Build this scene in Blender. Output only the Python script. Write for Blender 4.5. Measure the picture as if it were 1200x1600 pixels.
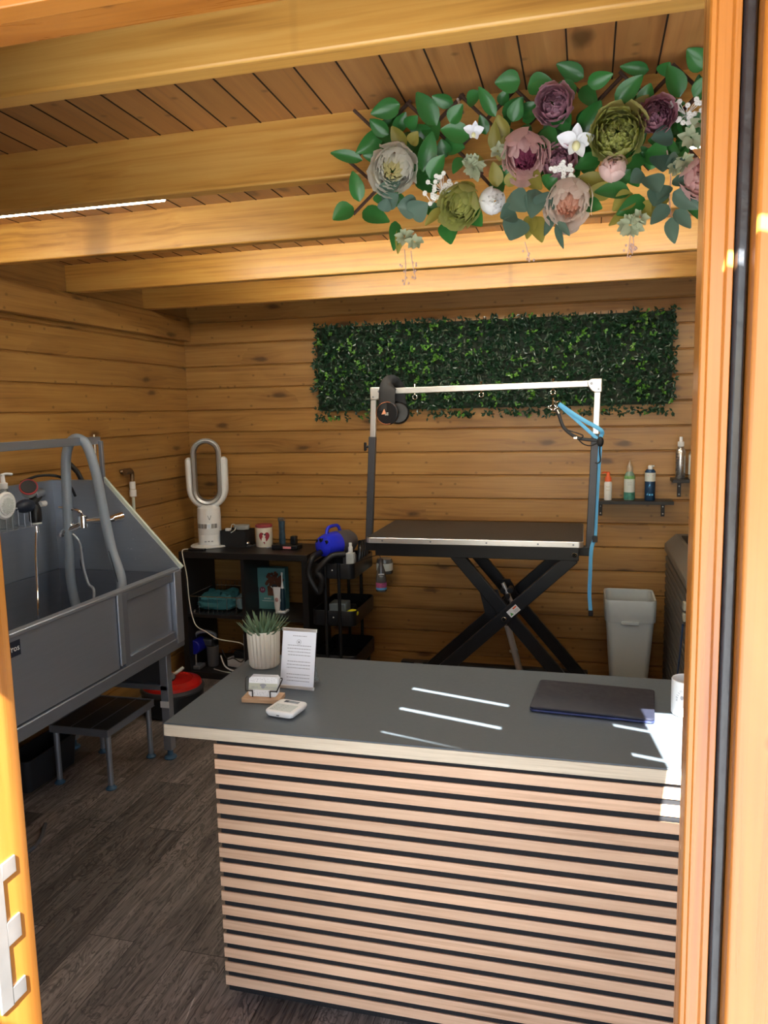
import bpy, bmesh, math, random
from mathutils import Vector, Matrix, noise
V = Vector
random.seed(7)
scene = bpy.context.scene
for o in list(bpy.data.objects): bpy.data.objects.remove(o)

# ---------------------------------------------------------------- camera
FPX = 1203.1
CAM = V((0, 0, 1.6))
ROWS = ((0.96751098, 0.25194954, -0.0210697), (0.01260857, -0.13131399, -0.99126064), (-0.25251441, 0.9587899, -0.13022445))
cam = bpy.data.cameras.new('camera'); camo = bpy.data.objects.new('camera', cam); scene.collection.objects.link(camo)
r, d, f = [V(a) for a in ROWS]
camo.matrix_world = Matrix(((r.x, -d.x, -f.x, CAM.x), (r.y, -d.y, -f.y, CAM.y), (r.z, -d.z, -f.z, CAM.z), (0, 0, 0, 1)))
cam.sensor_width = 36; cam.sensor_fit = 'AUTO'; cam.lens = FPX / 1600 * 36; cam.clip_start = 0.02
scene.camera = camo

# ---------------------------------------------------------------- light
SUN_DIR = V((-0.22, 1.0, -1.0)).normalized()
world = bpy.data.worlds.new('world'); scene.world = world; world.use_nodes = True
wn = world.node_tree; bg = wn.nodes['Background']
sky = wn.nodes.new('ShaderNodeTexSky'); sky.sky_type = 'NISHITA'; sky.sun_disc = False
sky.sun_elevation = math.radians(45); sky.sun_rotation = math.radians(180)
wn.links.new(sky.outputs[0], bg.inputs[0]); bg.inputs[1].default_value = 0.58
sl = bpy.data.lights.new('sun', 'SUN'); sl.energy = 85; sl.angle = math.radians(0.25); sl.color = (1, .95, .86)
slo = bpy.data.objects.new('sun', sl); scene.collection.objects.link(slo)
slo.rotation_euler = SUN_DIR.to_track_quat('-Z', 'Y').to_euler()
LED_STRENGTH = 42
scene.view_settings.view_transform = 'Standard'; scene.view_settings.look = 'None'
scene.view_settings.gamma = 1; scene.view_settings.use_curve_mapping = False
scene.view_settings.exposure = 0.0

# ---------------------------------------------------------------- helpers
def ray(px, py):
    a = V(((px - 600) / FPX, (py - 800) / FPX, 1.0))
    return V([ROWS[0][i] * a[0] + ROWS[1][i] * a[1] + ROWS[2][i] * a[2] for i in range(3)])
def at(px, py, ax, v):
    d = ray(px, py); return CAM + d * ((v - CAM[ax]) / d[ax])
def YP(px, py, y): return at(px, py, 1, y)
def ZP(px, py, z): return at(px, py, 2, z)

class MB:
    def __init__(s, M=None): s.bm = bmesh.new(); s.mi = 0; s.M = M or Matrix.Identity(4)
    def face(s, pts, flip=False):
        vs = [s.bm.verts.new(s.M @ V(p)) for p in pts]
        f = s.bm.faces.new(vs[::-1] if flip else vs); f.material_index = s.mi; return f
    def grid(s, rows, close_u=False, close_v=False):
        vs = [[s.bm.verts.new(s.M @ V(p)) for p in r] for r in rows]
        n, m = len(vs), len(vs[0])
        for i in range(n if close_v else n - 1):
            for j in range(m if close_u else m - 1):
                a = (vs[i][j], vs[i][(j + 1) % m], vs[(i + 1) % n][(j + 1) % m], vs[(i + 1) % n][j])
                try: s.bm.faces.new(a).material_index = s.mi
                except ValueError: pass
        return vs
    def box(s, x0, x1, y0, y1, z0, z1):
        c = [(x, y, z) for x in (min(x0, x1), max(x0, x1)) for y in (min(y0, y1), max(y0, y1)) for z in (min(z0, z1), max(z0, z1))]
        vs = [s.bm.verts.new(s.M @ V(p)) for p in c]
        for q in ((0, 1, 3, 2), (4, 6, 7, 5), (0, 4, 5, 1), (2, 3, 7, 6), (0, 2, 6, 4), (1, 5, 7, 3)):
            s.bm.faces.new([vs[i] for i in q]).material_index = s.mi
        return s
    def bar(s, p, q, w, h, up=(0, 0, 1)):
        p, q = V(p), V(q); t = (q - p).normalized(); side = t.cross(V(up)).normalized(); u = side.cross(t)
        A = [p + side * a * w / 2 + u * b * h / 2 for a, b in ((-1, -1), (1, -1), (1, 1), (-1, 1))]
        B = [x + (q - p) for x in A]
        s.grid([A, B], close_u=True); s.face(A, True); s.face(B); return s
    def ring(s, c, t, r, seg, up=None):
        t = V(t).normalized(); a = up or (V((0, 0, 1)) if abs(t.z) < .9 else V((1, 0, 0)))
        x = t.cross(a).normalized(); y = t.cross(x)
        return [V(c) + x * r * math.cos(2 * math.pi * i / seg) + y * r * math.sin(2 * math.pi * i / seg) for i in range(seg)]
    def cyl(s, p, q, r0, r1=None, seg=24, cap=True):
        p, q = V(p), V(q); r1 = r0 if r1 is None else r1
        A = s.ring(p, q - p, r0, seg); B = s.ring(q, q - p, r1, seg)
        s.grid([A, B], close_u=True)
        if cap: s.face(A, True); s.face(B)
        return s
    def tube(s, pts, r, seg=10, sm=6, flat=None):
        pts = [V(p) for p in pts]
        if sm and len(pts) > 2:
            P = [pts[0]] + pts + [pts[-1]]; out = []
            for i in range(1, len(P) - 2):
                for k in range(sm):
                    t = k / sm; a, b, c, d = P[i - 1:i + 3]
                    out.append(.5 * ((2 * b) + (c - a) * t + (2 * a - 5 * b + 4 * c - d) * t * t + (3 * b - a - 3 * c + d) * t ** 3))
            out.append(pts[-1]); pts = out
        rows = []; ref = None
        for i, p in enumerate(pts):
            t = (pts[min(i + 1, len(pts) - 1)] - pts[max(i - 1, 0)]).normalized()
            if ref is None:
                ref = V(flat) if flat else (V((0, 0, 1)) if abs(t.z) < .9 else V((1, 0, 0)))
            x = t.cross(ref).normalized(); y = x.cross(t); 
            if not flat: ref = y
            rr = r(i / (len(pts) - 1)) if callable(r) else r
            ra, rb = rr if isinstance(rr, tuple) else (rr, rr)
            rows.append([p + x * ra * math.cos(2 * math.pi * k / seg) + y * rb * math.sin(2 * math.pi * k / seg) for k in range(seg)])
        s.grid(rows, close_u=True); s.face(rows[0], True); s.face(rows[-1]); return s
    def lathe(s, prof, c=(0, 0, 0), seg=32, rad=None, sx=1, sy=1):
        rows = [[V(c) + V((r * (rad(k / seg, z) if rad else 1) * sx * math.cos(2 * math.pi * k / seg), r * (rad(k / seg, z) if rad else 1) * sy * math.sin(2 * math.pi * k / seg), z)) for k in range(seg)] for r, z in prof]
        s.grid(rows, close_u=True)
        if prof[0][0] > 1e-5: s.face(rows[0], True)
        if prof[-1][0] > 1e-5: s.face(rows[-1])
        return s
    def prism(s, poly, a, b, f):
        A = [f(p[0], p[1], a) for p in poly]; B = [f(p[0], p[1], b) for p in poly]
        s.grid([A, B], close_u=True); s.face(A, True); s.face(B); return s
    def sph(s, c, r, sc=(1, 1, 1), seg=16, rings=10):
        rows = []
        for i in range(rings + 1):
            th = math.pi * i / rings; rr = max(math.sin(th), 1e-4)
            rows.append([V(c) + V((r * sc[0] * rr * math.cos(2 * math.pi * k / seg), r * sc[1] * rr * math.sin(2 * math.pi * k / seg), -r * sc[2] * math.cos(th))) for k in range(seg)])
        s.grid(rows, close_u=True); return s
    def build(s, name, mats, parent=None, bevel=0, smooth=35, recenter=True, seg=2, label=None, loc=None):
        bm = s.bm
        bmesh.ops.remove_doubles(bm, verts=bm.verts, dist=1e-6)
        bmesh.ops.recalc_face_normals(bm, faces=bm.faces)
        ctr = V((0, 0, 0))
        if loc is not None: ctr = V(loc)
        elif recenter and bm.verts:
            lo = V([min(v.co[i] for v in bm.verts) for i in range(3)]); hi = V([max(v.co[i] for v in bm.verts) for i in range(3)])
            ctr = (lo + hi) / 2; ctr.z = lo.z
        for v in bm.verts: v.co -= ctr
        me = bpy.data.meshes.new(name); bm.to_mesh(me); bm.free()
        for m in (mats if isinstance(mats, (list, tuple)) else [mats]): me.materials.append(m)
        if smooth:
            me.shade_smooth(); me.set_sharp_from_angle(angle=math.radians(smooth))
        o = bpy.data.objects.new(name, me); link(o, ctr, parent)
        if bevel:
            b = o.modifiers.new('bevel', 'BEVEL'); b.width = bevel; b.segments = seg; b.limit_method = 'ANGLE'; b.angle_limit = math.radians(40); b.harden_normals = False
        if label: o['label'] = label
        return o
WL = {}
def link(o, world_loc, parent):
    scene.collection.objects.link(o)
    WL[o] = V(world_loc)
    if parent: o.parent = parent; o.location = V(world_loc) - WL[parent]
    else: o.location = V(world_loc)
def thing(name, label, cat, loc, group=None):
    o = bpy.data.objects.new(name, None); o.empty_display_size = .05; link(o, loc, None)
    return tag(o, label, cat, group)
def tag(o, label, cat, group=None):
    o['label'] = label; o['category'] = cat
    if group: o['group'] = group
    return o
def struct(o): o['kind'] = 'structure'; return o
def frame(o, x, y):
    x = V(x).normalized(); y = V(y).normalized(); z = x.cross(y).normalized(); y = z.cross(x); o = V(o)
    return Matrix(((x.x, y.x, z.x, o.x), (x.y, y.y, z.y, o.y), (x.z, y.z, z.z, o.z), (0, 0, 0, 1)))
def text(s, size, M, mat, parent, name='lettering', bend=None, ext=.0004, align='CENTER', sx=1.0):
    c = bpy.data.curves.new(name, 'FONT'); c.body = s; c.size = size; c.align_x = align; c.align_y = 'CENTER'; c.extrude = ext; c.resolution_u = 2
    t = bpy.data.objects.new(name, c); scene.collection.objects.link(t)
    bpy.context.view_layer.update()
    me = bpy.data.meshes.new_from_object(t.evaluated_get(bpy.context.evaluated_depsgraph_get()))
    bpy.data.objects.remove(t)
    for v in me.vertices:
        p = v.co.copy(); p.x *= sx
        if bend:  # wrap round a vertical cylinder of that radius, frame origin on its surface
            a = p.x / bend; p = V((bend * math.sin(a), p.y, bend * (math.cos(a) - 1) + p.z))
        v.co = M @ p
    ctr = V(M.translation)
    for v in me.vertices: v.co -= ctr
    me.name = name; me.materials.clear(); me.materials.append(mat)
    o = bpy.data.objects.new(name, me); link(o, ctr, parent); return o

# ---------------------------------------------------------------- materials
def srgb(r, g, b):
    return tuple(((c / 255) / 12.92 if c / 255 <= .04045 else ((c / 255 + .055) / 1.055) ** 2.4) for c in (r, g, b)) + (1,)
class N:
    def __init__(s, name):
        s.m = bpy.data.materials.new(name); s.m.use_nodes = True; s.t = s.m.node_tree; s.b = s.t.nodes['Principled BSDF']
        s.out = s.t.nodes['Material Output']
    def n(s, typ, **kw):
        n = s.t.nodes.new('ShaderNode' + typ)
        for k, v in kw.items(): setattr(n, k, v)
        return n
    def l(s, a, b): s.t.links.new(a, b)
    def math(s, op, a, b=None, c=None):
        n = s.n('Math', operation=op)
        for i, x in enumerate((a, b, c)):
            if x is None: continue
            if isinstance(x, (int, float)): n.inputs[i].default_value = x
            else: s.l(x, n.inputs[i])
        return n.outputs[0]
    def mix(s, f, a, b, mode='MIX'):
        n = s.n('Mix', data_type='RGBA', blend_type=mode)
        for i, x in ((0, f), (6, a), (7, b)):
            if isinstance(x, (int, float)): n.inputs[i].default_value = x
            elif isinstance(x, tuple): n.inputs[i].default_value = x
            else: s.l(x, n.inputs[i])
        return n.outputs[2]
    def noise(s, vec, scale, detail=3, rough=.5, dist=0):
        n = s.n('TexNoise'); n.inputs['Scale'].default_value = scale; n.inputs['Detail'].default_value = detail
        n.inputs['Roughness'].default_value = rough; n.inputs['Distortion'].default_value = dist
        s.l(vec, n.inputs['Vector']); return n.outputs['Fac']
    def ramp(s, f, stops):
        n = s.n('ValToRGB'); e = n.color_ramp.elements
        e[0].position = stops[0][0]; e[0].color = stops[0][1]; e[1].position = stops[-1][0]; e[1].color = stops[-1][1]
        for p, c in stops[1:-1]: x = e.new(p); x.color = c
        s.l(f, n.inputs[0]); return n.outputs[0]
    def maprange(s, v, a, b, c=0, d=1):
        n = s.n('MapRange'); s.l(v, n.inputs[0])
        for i, x in enumerate((a, b, c, d)): n.inputs[i + 1].default_value = x
        return n.outputs[0]
MC = {}
def mat(name, col, rough=.5, metal=0, var=.12, nscale=40, bump=.02, coat=0, trans=0, ior=1.45, spec=.5, sss=0, rvar=.1, stretch=(1, 1, 1), alpha=1):
    if name in MC: return MC[name]
    s = N(name); tc = s.n('TexCoord'); mp = s.n('Mapping'); mp.inputs['Scale'].default_value = stretch; s.l(tc.outputs['Object'], mp.inputs[0])
    nz = s.noise(mp.outputs[0], nscale, 4)
    c2 = tuple(min(1, x * (1 - var)) for x in col[:3]) + (1,); c3 = tuple(min(1, x * (1 + var)) for x in col[:3]) + (1,)
    s.l(s.mix(nz, c2, c3), s.b.inputs['Base Color'])
    s.l(s.maprange(nz, .2, .8, max(.02, rough - rvar * rough), min(1, rough + rvar * rough)), s.b.inputs['Roughness'])
    s.b.inputs['Metallic'].default_value = metal; s.b.inputs['Coat Weight'].default_value = coat; s.b.inputs['Coat Roughness'].default_value = .1
    s.b.inputs['Transmission Weight'].default_value = trans; s.b.inputs['IOR'].default_value = ior; s.b.inputs['Specular IOR Level'].default_value = spec
    if alpha < 1: s.b.inputs['Alpha'].default_value = alpha
    if sss: s.b.inputs['Subsurface Weight'].default_value = sss; s.b.inputs['Subsurface Radius'].default_value = (.01, .006, .004)
    if bump:
        b = s.n('Bump'); b.inputs['Strength'].default_value = bump; b.inputs['Distance'].default_value = .01; s.l(nz, b.inputs['Height']); s.l(b.outputs[0], s.b.inputs['Normal'])
    MC[name] = s.m; return s.m

def wood(name, light, mid, dark, grain='x', across='z', pitch=.137, off=0.0, rough=.42, knots=.8, kscale=(2.6, 7.5), coat=.15, gscale=1.0, pvar=.16, randsee=0.0, seam=0.0):
    s = N(name); tc = s.n('TexCoord'); sep = s.n('SeparateXYZ'); s.l(tc.outputs['Object'], sep.inputs[0])
    ax = {'x': sep.outputs[0], 'y': sep.outputs[1], 'z': sep.outputs[2]}
    third = [k for k in 'xyz' if k not in (grain, across)][0]
    g, a, t = ax[grain], ax[across], ax[third]
    q = s.math('DIVIDE', s.math('SUBTRACT', a, off), pitch); idx = s.math('FLOOR', q)
    wn_ = s.n('TexWhiteNoise', noise_dimensions='1D'); s.l(s.math('ADD', idx, randsee), wn_.inputs['W'])
    rnd = wn_.outputs['Value']; rc = s.n('SeparateColor'); s.l(wn_.outputs['Color'], rc.inputs[0])
    g2 = s.math('ADD', g, s.math('MULTIPLY', rnd, 37.0)); t2 = s.math('ADD', t, s.math('MULTIPLY', rc.outputs[1], 5.0))
    comb = s.n('CombineXYZ'); s.l(g2, comb.inputs[0]); s.l(a, comb.inputs[1]); s.l(t2, comb.inputs[2])
    # knots
    mk = s.n('Mapping'); mk.inputs['Scale'].default_value = (kscale[0], kscale[1] , 1); s.l(comb.outputs[0], mk.inputs[0])
    warpn = s.n('TexNoise'); warpn.inputs['Scale'].default_value = 3; s.l(mk.outputs[0], warpn.inputs['Vector'])
    wv = s.n('Mix', data_type='VECTOR'); wv.inputs[0].default_value = .18; s.l(mk.outputs[0], wv.inputs[4]); s.l(warpn.outputs['Color'], wv.inputs[5])
    vo = s.n('TexVoronoi', feature='F1', voronoi_dimensions='2D'); vo.inputs['Scale'].default_value = 1; vo.inputs['Randomness'].default_value = 1; s.l(wv.outputs[1], vo.inputs['Vector'])
    sc = s.n('SeparateColor'); s.l(vo.outputs['Color'], sc.inputs[0])
    has = s.math('GREATER_THAN', sc.outputs[0], 1 - .5 * knots if knots else 2)
    kn = s.math('MULTIPLY', s.maprange(vo.outputs['Distance'], .13, .05), has)
    halo = s.math('MULTIPLY', s.maprange(vo.outputs['Distance'], .5, .08), has)
    mk2 = s.n('Mapping'); mk2.inputs['Scale'].default_value = (kscale[0] * 5, kscale[1] * 2.2, 1); mk2.inputs['Location'].default_value = (3.3, 1.7, 0); s.l(comb.outputs[0], mk2.inputs[0])
    vo2 = s.n('TexVoronoi', feature='F1', voronoi_dimensions='2D'); vo2.inputs['Scale'].default_value = 1; s.l(mk2.outputs[0], vo2.inputs['Vector']); sc2 = s.n('SeparateColor'); s.l(vo2.outputs['Color'], sc2.inputs[0])
    mark = s.math('MULTIPLY', s.maprange(vo2.outputs['Distance'], .16, .04, 0, .55), s.math('GREATER_THAN', sc2.outputs[1], 1 - .3 * knots if knots else 2))
    # grain
    mg = s.n('Mapping'); mg.inputs['Scale'].default_value = (1.6 * gscale, 60 * gscale, 60 * gscale); s.l(comb.outputs[0], mg.inputs[0])
    mgo = s.n('CombineXYZ'); s.l(s.math('MULTIPLY', halo, 1.4), mgo.inputs[1]); s.l(s.math('MULTIPLY', halo, .8), mgo.inputs[2])
    va = s.n('VectorMath', operation='ADD'); s.l(mg.outputs[0], va.inputs[0]); s.l(mgo.outputs[0], va.inputs[1])
    gr = s.noise(va.outputs[0], 1.0, 5, .55, .5)
    ml = s.n('Mapping'); ml.inputs['Scale'].default_value = (1.0, 6, 6); s.l(comb.outputs[0], ml.inputs[0]); lo = s.noise(ml.outputs[0], 1.3, 3, .6, .8)
    mixg = s.math('ADD', s.math('MULTIPLY', gr, .6), s.math('MULTIPLY', lo, .45))
    col = s.ramp(mixg, [(.30, dark), (.5, mid), (.72, light)])
    col = s.mix(s.math('MULTIPLY', halo, .38), col, dark, 'MIX')
    kd = tuple(x * .35 for x in dark[:3]) + (1,)
    col = s.mix(s.math('MULTIPLY', kn, .8), col, kd); col = s.mix(mark, col, kd)
    br = s.math('ADD', 1 - pvar / 2, s.math('MULTIPLY', rc.outputs[2], pvar))
    cb = s.n('CombineColor'); s.l(br, cb.inputs[0]); s.l(br, cb.inputs[1]); s.l(br, cb.inputs[2])
    col = s.mix(1.0, col, cb.outputs[0], 'MULTIPLY')
    if seam:
        fr = s.math('FRACT', q); e = s.math('MINIMUM', fr, s.math('SUBTRACT', 1, fr))
        line = s.math('LESS_THAN', e, seam / pitch); col = s.mix(line, col, (.01, .006, .004, 1))
    s.l(col, s.b.inputs['Base Color'])
    s.l(s.maprange(gr, .3, .7, rough - .06, rough + .08), s.b.inputs['Roughness'])
    s.b.inputs['Coat Weight'].default_value = coat; s.b.inputs['Coat Roughness'].default_value = .28
    b = s.n('Bump'); b.inputs['Strength'].default_value = .12; b.inputs['Distance'].default_value = .004; s.l(gr, b.inputs['Height']); s.l(b.outputs[0], s.b.inputs['Normal'])
    return s.m

HL, HM, HD = (.43, .24, .070, 1), (.33, .165, .042, 1), (.16, .068, .016, 1)
m_wall_b = wood('log wall pine', HL, HM, HD, 'x', 'z', .137, .117, knots=.55)
m_wall_l = wood('side wall pine', HL, HM, HD, 'y', 'z', .137, .117, randsee=50, knots=.5)
m_beam = wood('beam pine', (.68, .40, .105, 1), (.57, .29, .060, 1), (.29, .115, .022, 1), 'x', 'y', .6, 0.05, knots=.5, kscale=(1.7, 5), coat=.35, rough=.35)
m_ceil = wood('ceiling board pine', (.50, .25, .085, 1), (.40, .18, .055, 1), (.24, .095, .03, 1), 'y', 'x', .098, -2.5, knots=.6, kscale=(3, 6), pvar=.3)
m_frame = wood('door frame pine', (.52, .215, .040, 1), (.41, .150, .022, 1), (.26, .075, .010, 1), 'z', 'x', .6, 0, knots=.25, coat=.6, rough=.28, gscale=.8)
m_frameh = wood('door head pine', (.52, .215, .040, 1), (.41, .150, .022, 1), (.26, .075, .010, 1), 'x', 'y', .6, 0, knots=.25, coat=.5, rough=.3)
m_slat = wood('oak slat', (.66, .46, .32, 1), (.56, .37, .25, 1), (.38, .23, .14, 1), 'x', 'z', .0417, .047, knots=0, coat=.1, gscale=2.2, pvar=.22, rough=.45)
m_ply = wood('pale edge band', (.62, .55, .44, 1), (.52, .45, .35, 1), (.36, .30, .22, 1), 'x', 'z', .6, 0, knots=0, coat=0, gscale=3.5, rough=.5)
m_lightwood = wood('beech block', (.68, .46, .28, 1), (.60, .38, .22, 1), (.45, .27, .14, 1), 'x', 'z', .5, 0, knots=0, coat=0, gscale=3, rough=.5)

def floor_mat():
    s = N('vinyl plank floor'); tc = s.n('TexCoord'); sep = s.n('SeparateXYZ'); s.l(tc.outputs['Object'], sep.inputs[0])
    cb = s.n('CombineXYZ'); s.l(sep.outputs[1], cb.inputs[0]); s.l(s.math('ADD', sep.outputs[0], .043), cb.inputs[1])
    bk = s.n('TexBrick'); bk.offset = .37; bk.offset_frequency = 2; s.l(cb.outputs[0], bk.inputs['Vector'])
    bk.inputs['Scale'].default_value = 1; bk.inputs['Brick Width'].default_value = .95; bk.inputs['Row Height'].default_value = .16
    bk.inputs['Mortar Size'].default_value = .0012; bk.inputs['Mortar Smooth'].default_value = .2; bk.inputs['Bias'].default_value = 0
    bk.inputs['Color1'].default_value = (0, 0, 0, 1); bk.inputs['Color2'].default_value = (1, 1, 1, 1); bk.inputs['Mortar'].default_value = (.5, .5, .5, 1)
    rnd = s.n('SeparateColor'); s.l(bk.outputs['Color'], rnd.inputs[0])
    c2 = s.n('CombineXYZ'); s.l(s.math('ADD', sep.outputs[1], s.math('MULTIPLY', rnd.outputs[0], 20)), c2.inputs[0]); s.l(sep.outputs[0], c2.inputs[1]); s.l(s.math('MULTIPLY', rnd.outputs[0], 9), c2.inputs[2])
    m1 = s.n('Mapping'); m1.inputs['Scale'].default_value = (2.2, 9, 1); s.l(c2.outputs[0], m1.inputs[0])
    lo = s.noise(m1.outputs[0], 1.5, 3, .6, 1.6)
    m2 = s.n('Mapping'); m2.inputs['Scale'].default_value = (4, 110, 1); s.l(c2.outputs[0], m2.inputs[0]); hi = s.noise(m2.outputs[0], 1, 6, .65, .4)
    rings = s.math('FRACT', s.math('MULTIPLY', lo, 9)); rings = s.maprange(rings, 0, .35)
    f = s.math('ADD', s.math('MULTIPLY', hi, .55), s.math('ADD', s.math('MULTIPLY', lo, .25), s.math('MULTIPLY', rings, .16)))
    col = s.ramp(f, [(.3, (.024, .020, .020, 1)), (.5, (.125, .106, .098, 1)), (.70, (.36, .31, .28, 1))])
    br = s.math('ADD', .55, s.math('MULTIPLY', rnd.outputs[0], 1.1)); cc = s.n('CombineColor')
    for i in range(3): s.l(br, cc.inputs[i])
    col = s.mix(1.0, col, cc.outputs[0], 'MULTIPLY'); col = s.mix(bk.outputs['Fac'], col, (.012, .009, .008, 1))
    s.l(col, s.b.inputs['Base Color']); s.l(s.maprange(hi, .3, .7, .38, .55), s.b.inputs['Roughness'])
    b = s.n('Bump'); b.inputs['Strength'].default_value = .25; b.inputs['Distance'].default_value = .002; s.l(hi, b.inputs['Height']); s.l(b.outputs[0], s.b.inputs['Normal'])
    return s.m
m_floor = floor_mat()

m_steel = mat('brushed steel', (.36, .40, .47, 1), .38, .7, .08, 6, .015, stretch=(1, 1, 14))
m_steel_d = mat('dull steel', (.26, .29, .35, 1), .44, .7, .1, 6, .01, stretch=(1, 1, 10))
m_chrome = mat('chrome', (.85, .86, .88, 1), .08, 1, .02, 10, 0)
m_alu = mat('anodised aluminium', (.78, .79, .80, 1), .32, .85, .05, 30, .01)
m_grey_post = mat('dark grey powder coat', (.055, .058, .068, 1), .4, .3, .1)
m_black = mat('black paint', (.010, .011, .014, 1), .35, .1, .2)
m_black_m = mat('matt black', (.012, .013, .016, 1), .6, 0, .2)
m_rubber = mat('black ribbed rubber top', (.025, .026, .028, 1), .45, 0, .2, 200, .15)
m_felt = mat('black felt', (.006, .007, .010, 1), .9, 0, .3, 300, .1)
m_blackwood = mat('black brown laminate', (.012, .011, .012, 1), .42, 0, .3, 8, .02, stretch=(1, 12, 12))
m_lam = mat('grey laminate', (.078, .100, .122, 1), .42, 0, .04, 120, .01)
m_white = mat('white plastic', (.80, .82, .84, 1), .3, 0, .03)
m_white_m = mat('white matt', (.78, .79, .80, 1), .6, 0, .04)
m_ivory = mat('ivory ceramic', (.78, .74, .64, 1), .3, 0, .03, coat=.3)
m_palegrey = mat('pale grey plastic', (.60, .65, .63, 1), .42, 0, .03)
m_silver_in = mat('silver plastic', (.42, .44, .46, 1), .3, .6, .05)
m_navy = mat('midnight blue metal', (.016, .019, .036, 1), .5, .3, .05, 60, 0)
m_navy_e = mat('midnight blue edge', (.08, .10, .25, 1), .25, .8, .05, 60, 0)
m_blue = mat('royal blue plastic', (.02, .035, .75, 1), .22, 0, .05, coat=.4)
m_dblue = mat('deep blue plastic', (.01, .012, .28, 1), .35, 0, .1)
m_foot = mat('blue grey rubber foot', (.05, .12, .20, 1), .4, 0, .1)
m_red = mat('red plastic', (.50, .012, .010, 1), .3, 0, .08, coat=.3)
m_redlid = mat('dull red lid', (.32, .05, .06, 1), .4, 0, .06)
m_orange = mat('orange red plastic', (.75, .12, .035, 1), .35, 0, .05)
m_yellow = mat('yellow rubber', (.75, .72, .02, 1), .45, 0, .08)
m_teal = mat('teal cloth', (.035, .16, .19, 1), .85, 0, .3, 25, .4)
m_tealcard = mat('teal printed card', (.09, .26, .27, 1), .5, 0, .05)
m_cyan = mat('sky blue webbing', (.12, .45, .80, 1), .6, 0, .1, 200, .1)
m_brown = mat('curly brown fur print', (.10, .035, .018, 1), .8, 0, .5, 60, .1)
m_kraft = mat('grey brown plastic', (.105, .092, .078, 1), .55, 0, .12, 60, .1)
m_stickbrown = mat('brown willow stick', (.085, .045, .030, 1), .7, 0, .3, 60, .3)
m_hose = mat('ribbed clear hose', (.30, .36, .44, 1), .30, 0, .06, 60, .02, trans=.25)
m_blackhose = mat('black ribbed hose', (.010, .010, .012, 1), .45, 0, .2)
m_clear = mat('clear plastic', (.82, .88, .88, 1), .08, 0, .02, 40, 0, trans=.85)
m_amber = mat('tinted clear bottle', (.20, .20, .20, 1), .15, 0, .05, 40, 0, trans=.5)
m_greenliq = mat('pale green bottle', (.40, .60, .52, 1), .15, 0, .05, 40, 0, trans=.5)
m_print = mat('grey print', (.30, .31, .34, 1), .6, 0, .05, bump=0)
m_dprint = mat('dark print', (.03, .035, .05, 1), .6, 0, .05, bump=0)
m_paper = mat('white paper', (.76, .79, .86, 1), .55, 0, .02, bump=0)
m_beige = mat('sage band print', (.50, .52, .42, 1), .6, 0, .03, bump=0)
m_brass = mat('aged brass', (.22, .15, .09, 1), .4, .9, .15)
m_gasket = mat('black rubber gasket', (.022, .026, .034, 1), .32, 0, .5, 30, .3, coat=.4)
m_edge = mat('pale green edging', (.55, .62, .56, 1), .35, .2, .05)
m_silver = mat('silver can', (.62, .62, .62, 1), .25, .9, .03)
m_navycan = mat('navy can', (.02, .06, .14, 1), .25, .3, .2)
m_pink = mat('pink label', (.50, .10, .25, 1), .5, 0, .6, 120, 0)
m_soil = mat('white gravel', (.55, .50, .46, 1), .9, 0, .3, 300, .5)

def emis(name, col, st):
    s = N(name); s.b.inputs['Base Color'].default_value = col; s.b.inputs['Emission Color'].default_value = col; s.b.inputs['Emission Strength'].default_value = st; return s.m
m_led = emis('led diffuser', (1, .96, .80, 1), LED_STRENGTH)
def glass_mat():
    s = N('window glass'); tr = s.n('BsdfTransparent'); gl = s.n('BsdfGlossy'); gl.inputs['Roughness'].default_value = .02
    mx = s.n('MixShader'); mx.inputs[0].default_value = .06; s.l(tr.outputs[0], mx.inputs[1]); s.l(gl.outputs[0], mx.inputs[2]); s.l(mx.outputs[0], s.out.inputs[0]); return s.m
m_glass = glass_mat()
def leafmat(name, a, b, rough=.35, coat=.2, tr=.18):
    s = N(name); tc = s.n('TexCoord'); nz = s.noise(tc.outputs['Object'], 9, 3)
    g = s.n('NewGeometry'); f = s.math('ADD', s.math('MULTIPLY', nz, .5), s.math('MULTIPLY', g.outputs['Random Per Island'], .5))
    s.l(s.mix(f, a, b), s.b.inputs['Base Color']); s.b.inputs['Roughness'].default_value = rough; s.b.inputs['Coat Weight'].default_value = coat
    s.b.inputs['Subsurface Weight'].default_value = .0
    tl = s.n('BsdfTranslucent'); s.l(s.mix(f, a, b), tl.inputs[0]); mx = s.n('MixShader'); mx.inputs[0].default_value = tr
    s.l(s.b.outputs[0], mx.inputs[1]); s.l(tl.outputs[0], mx.inputs[2]); s.l(mx.outputs[0], s.out.inputs[0]); return s.m
m_lgreen = leafmat('glossy green leaf', (.018, .105, .022, 1), (.05, .24, .05, 1))
m_lolive = leafmat('olive leaf', (.20, .19, .03, 1), (.34, .29, .06, 1), .5, 0)
m_leuc = leafmat('eucalyptus leaf', (.045, .10, .075, 1), (.13, .21, .16, 1), .5, .1)
m_lpale = leafmat('pale sage leaf', (.34, .40, .26, 1), (.52, .55, .38, 1), .6, 0)
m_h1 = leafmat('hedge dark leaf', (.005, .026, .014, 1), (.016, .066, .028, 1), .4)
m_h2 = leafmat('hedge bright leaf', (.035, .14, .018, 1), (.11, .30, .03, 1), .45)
m_succ = leafmat('succulent leaf', (.10, .19, .11, 1), (.22, .32, .20, 1), .5, .1)
def petal(name, inner, outer): return leafmat(name, inner, outer, .65, 0, .45)

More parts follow.
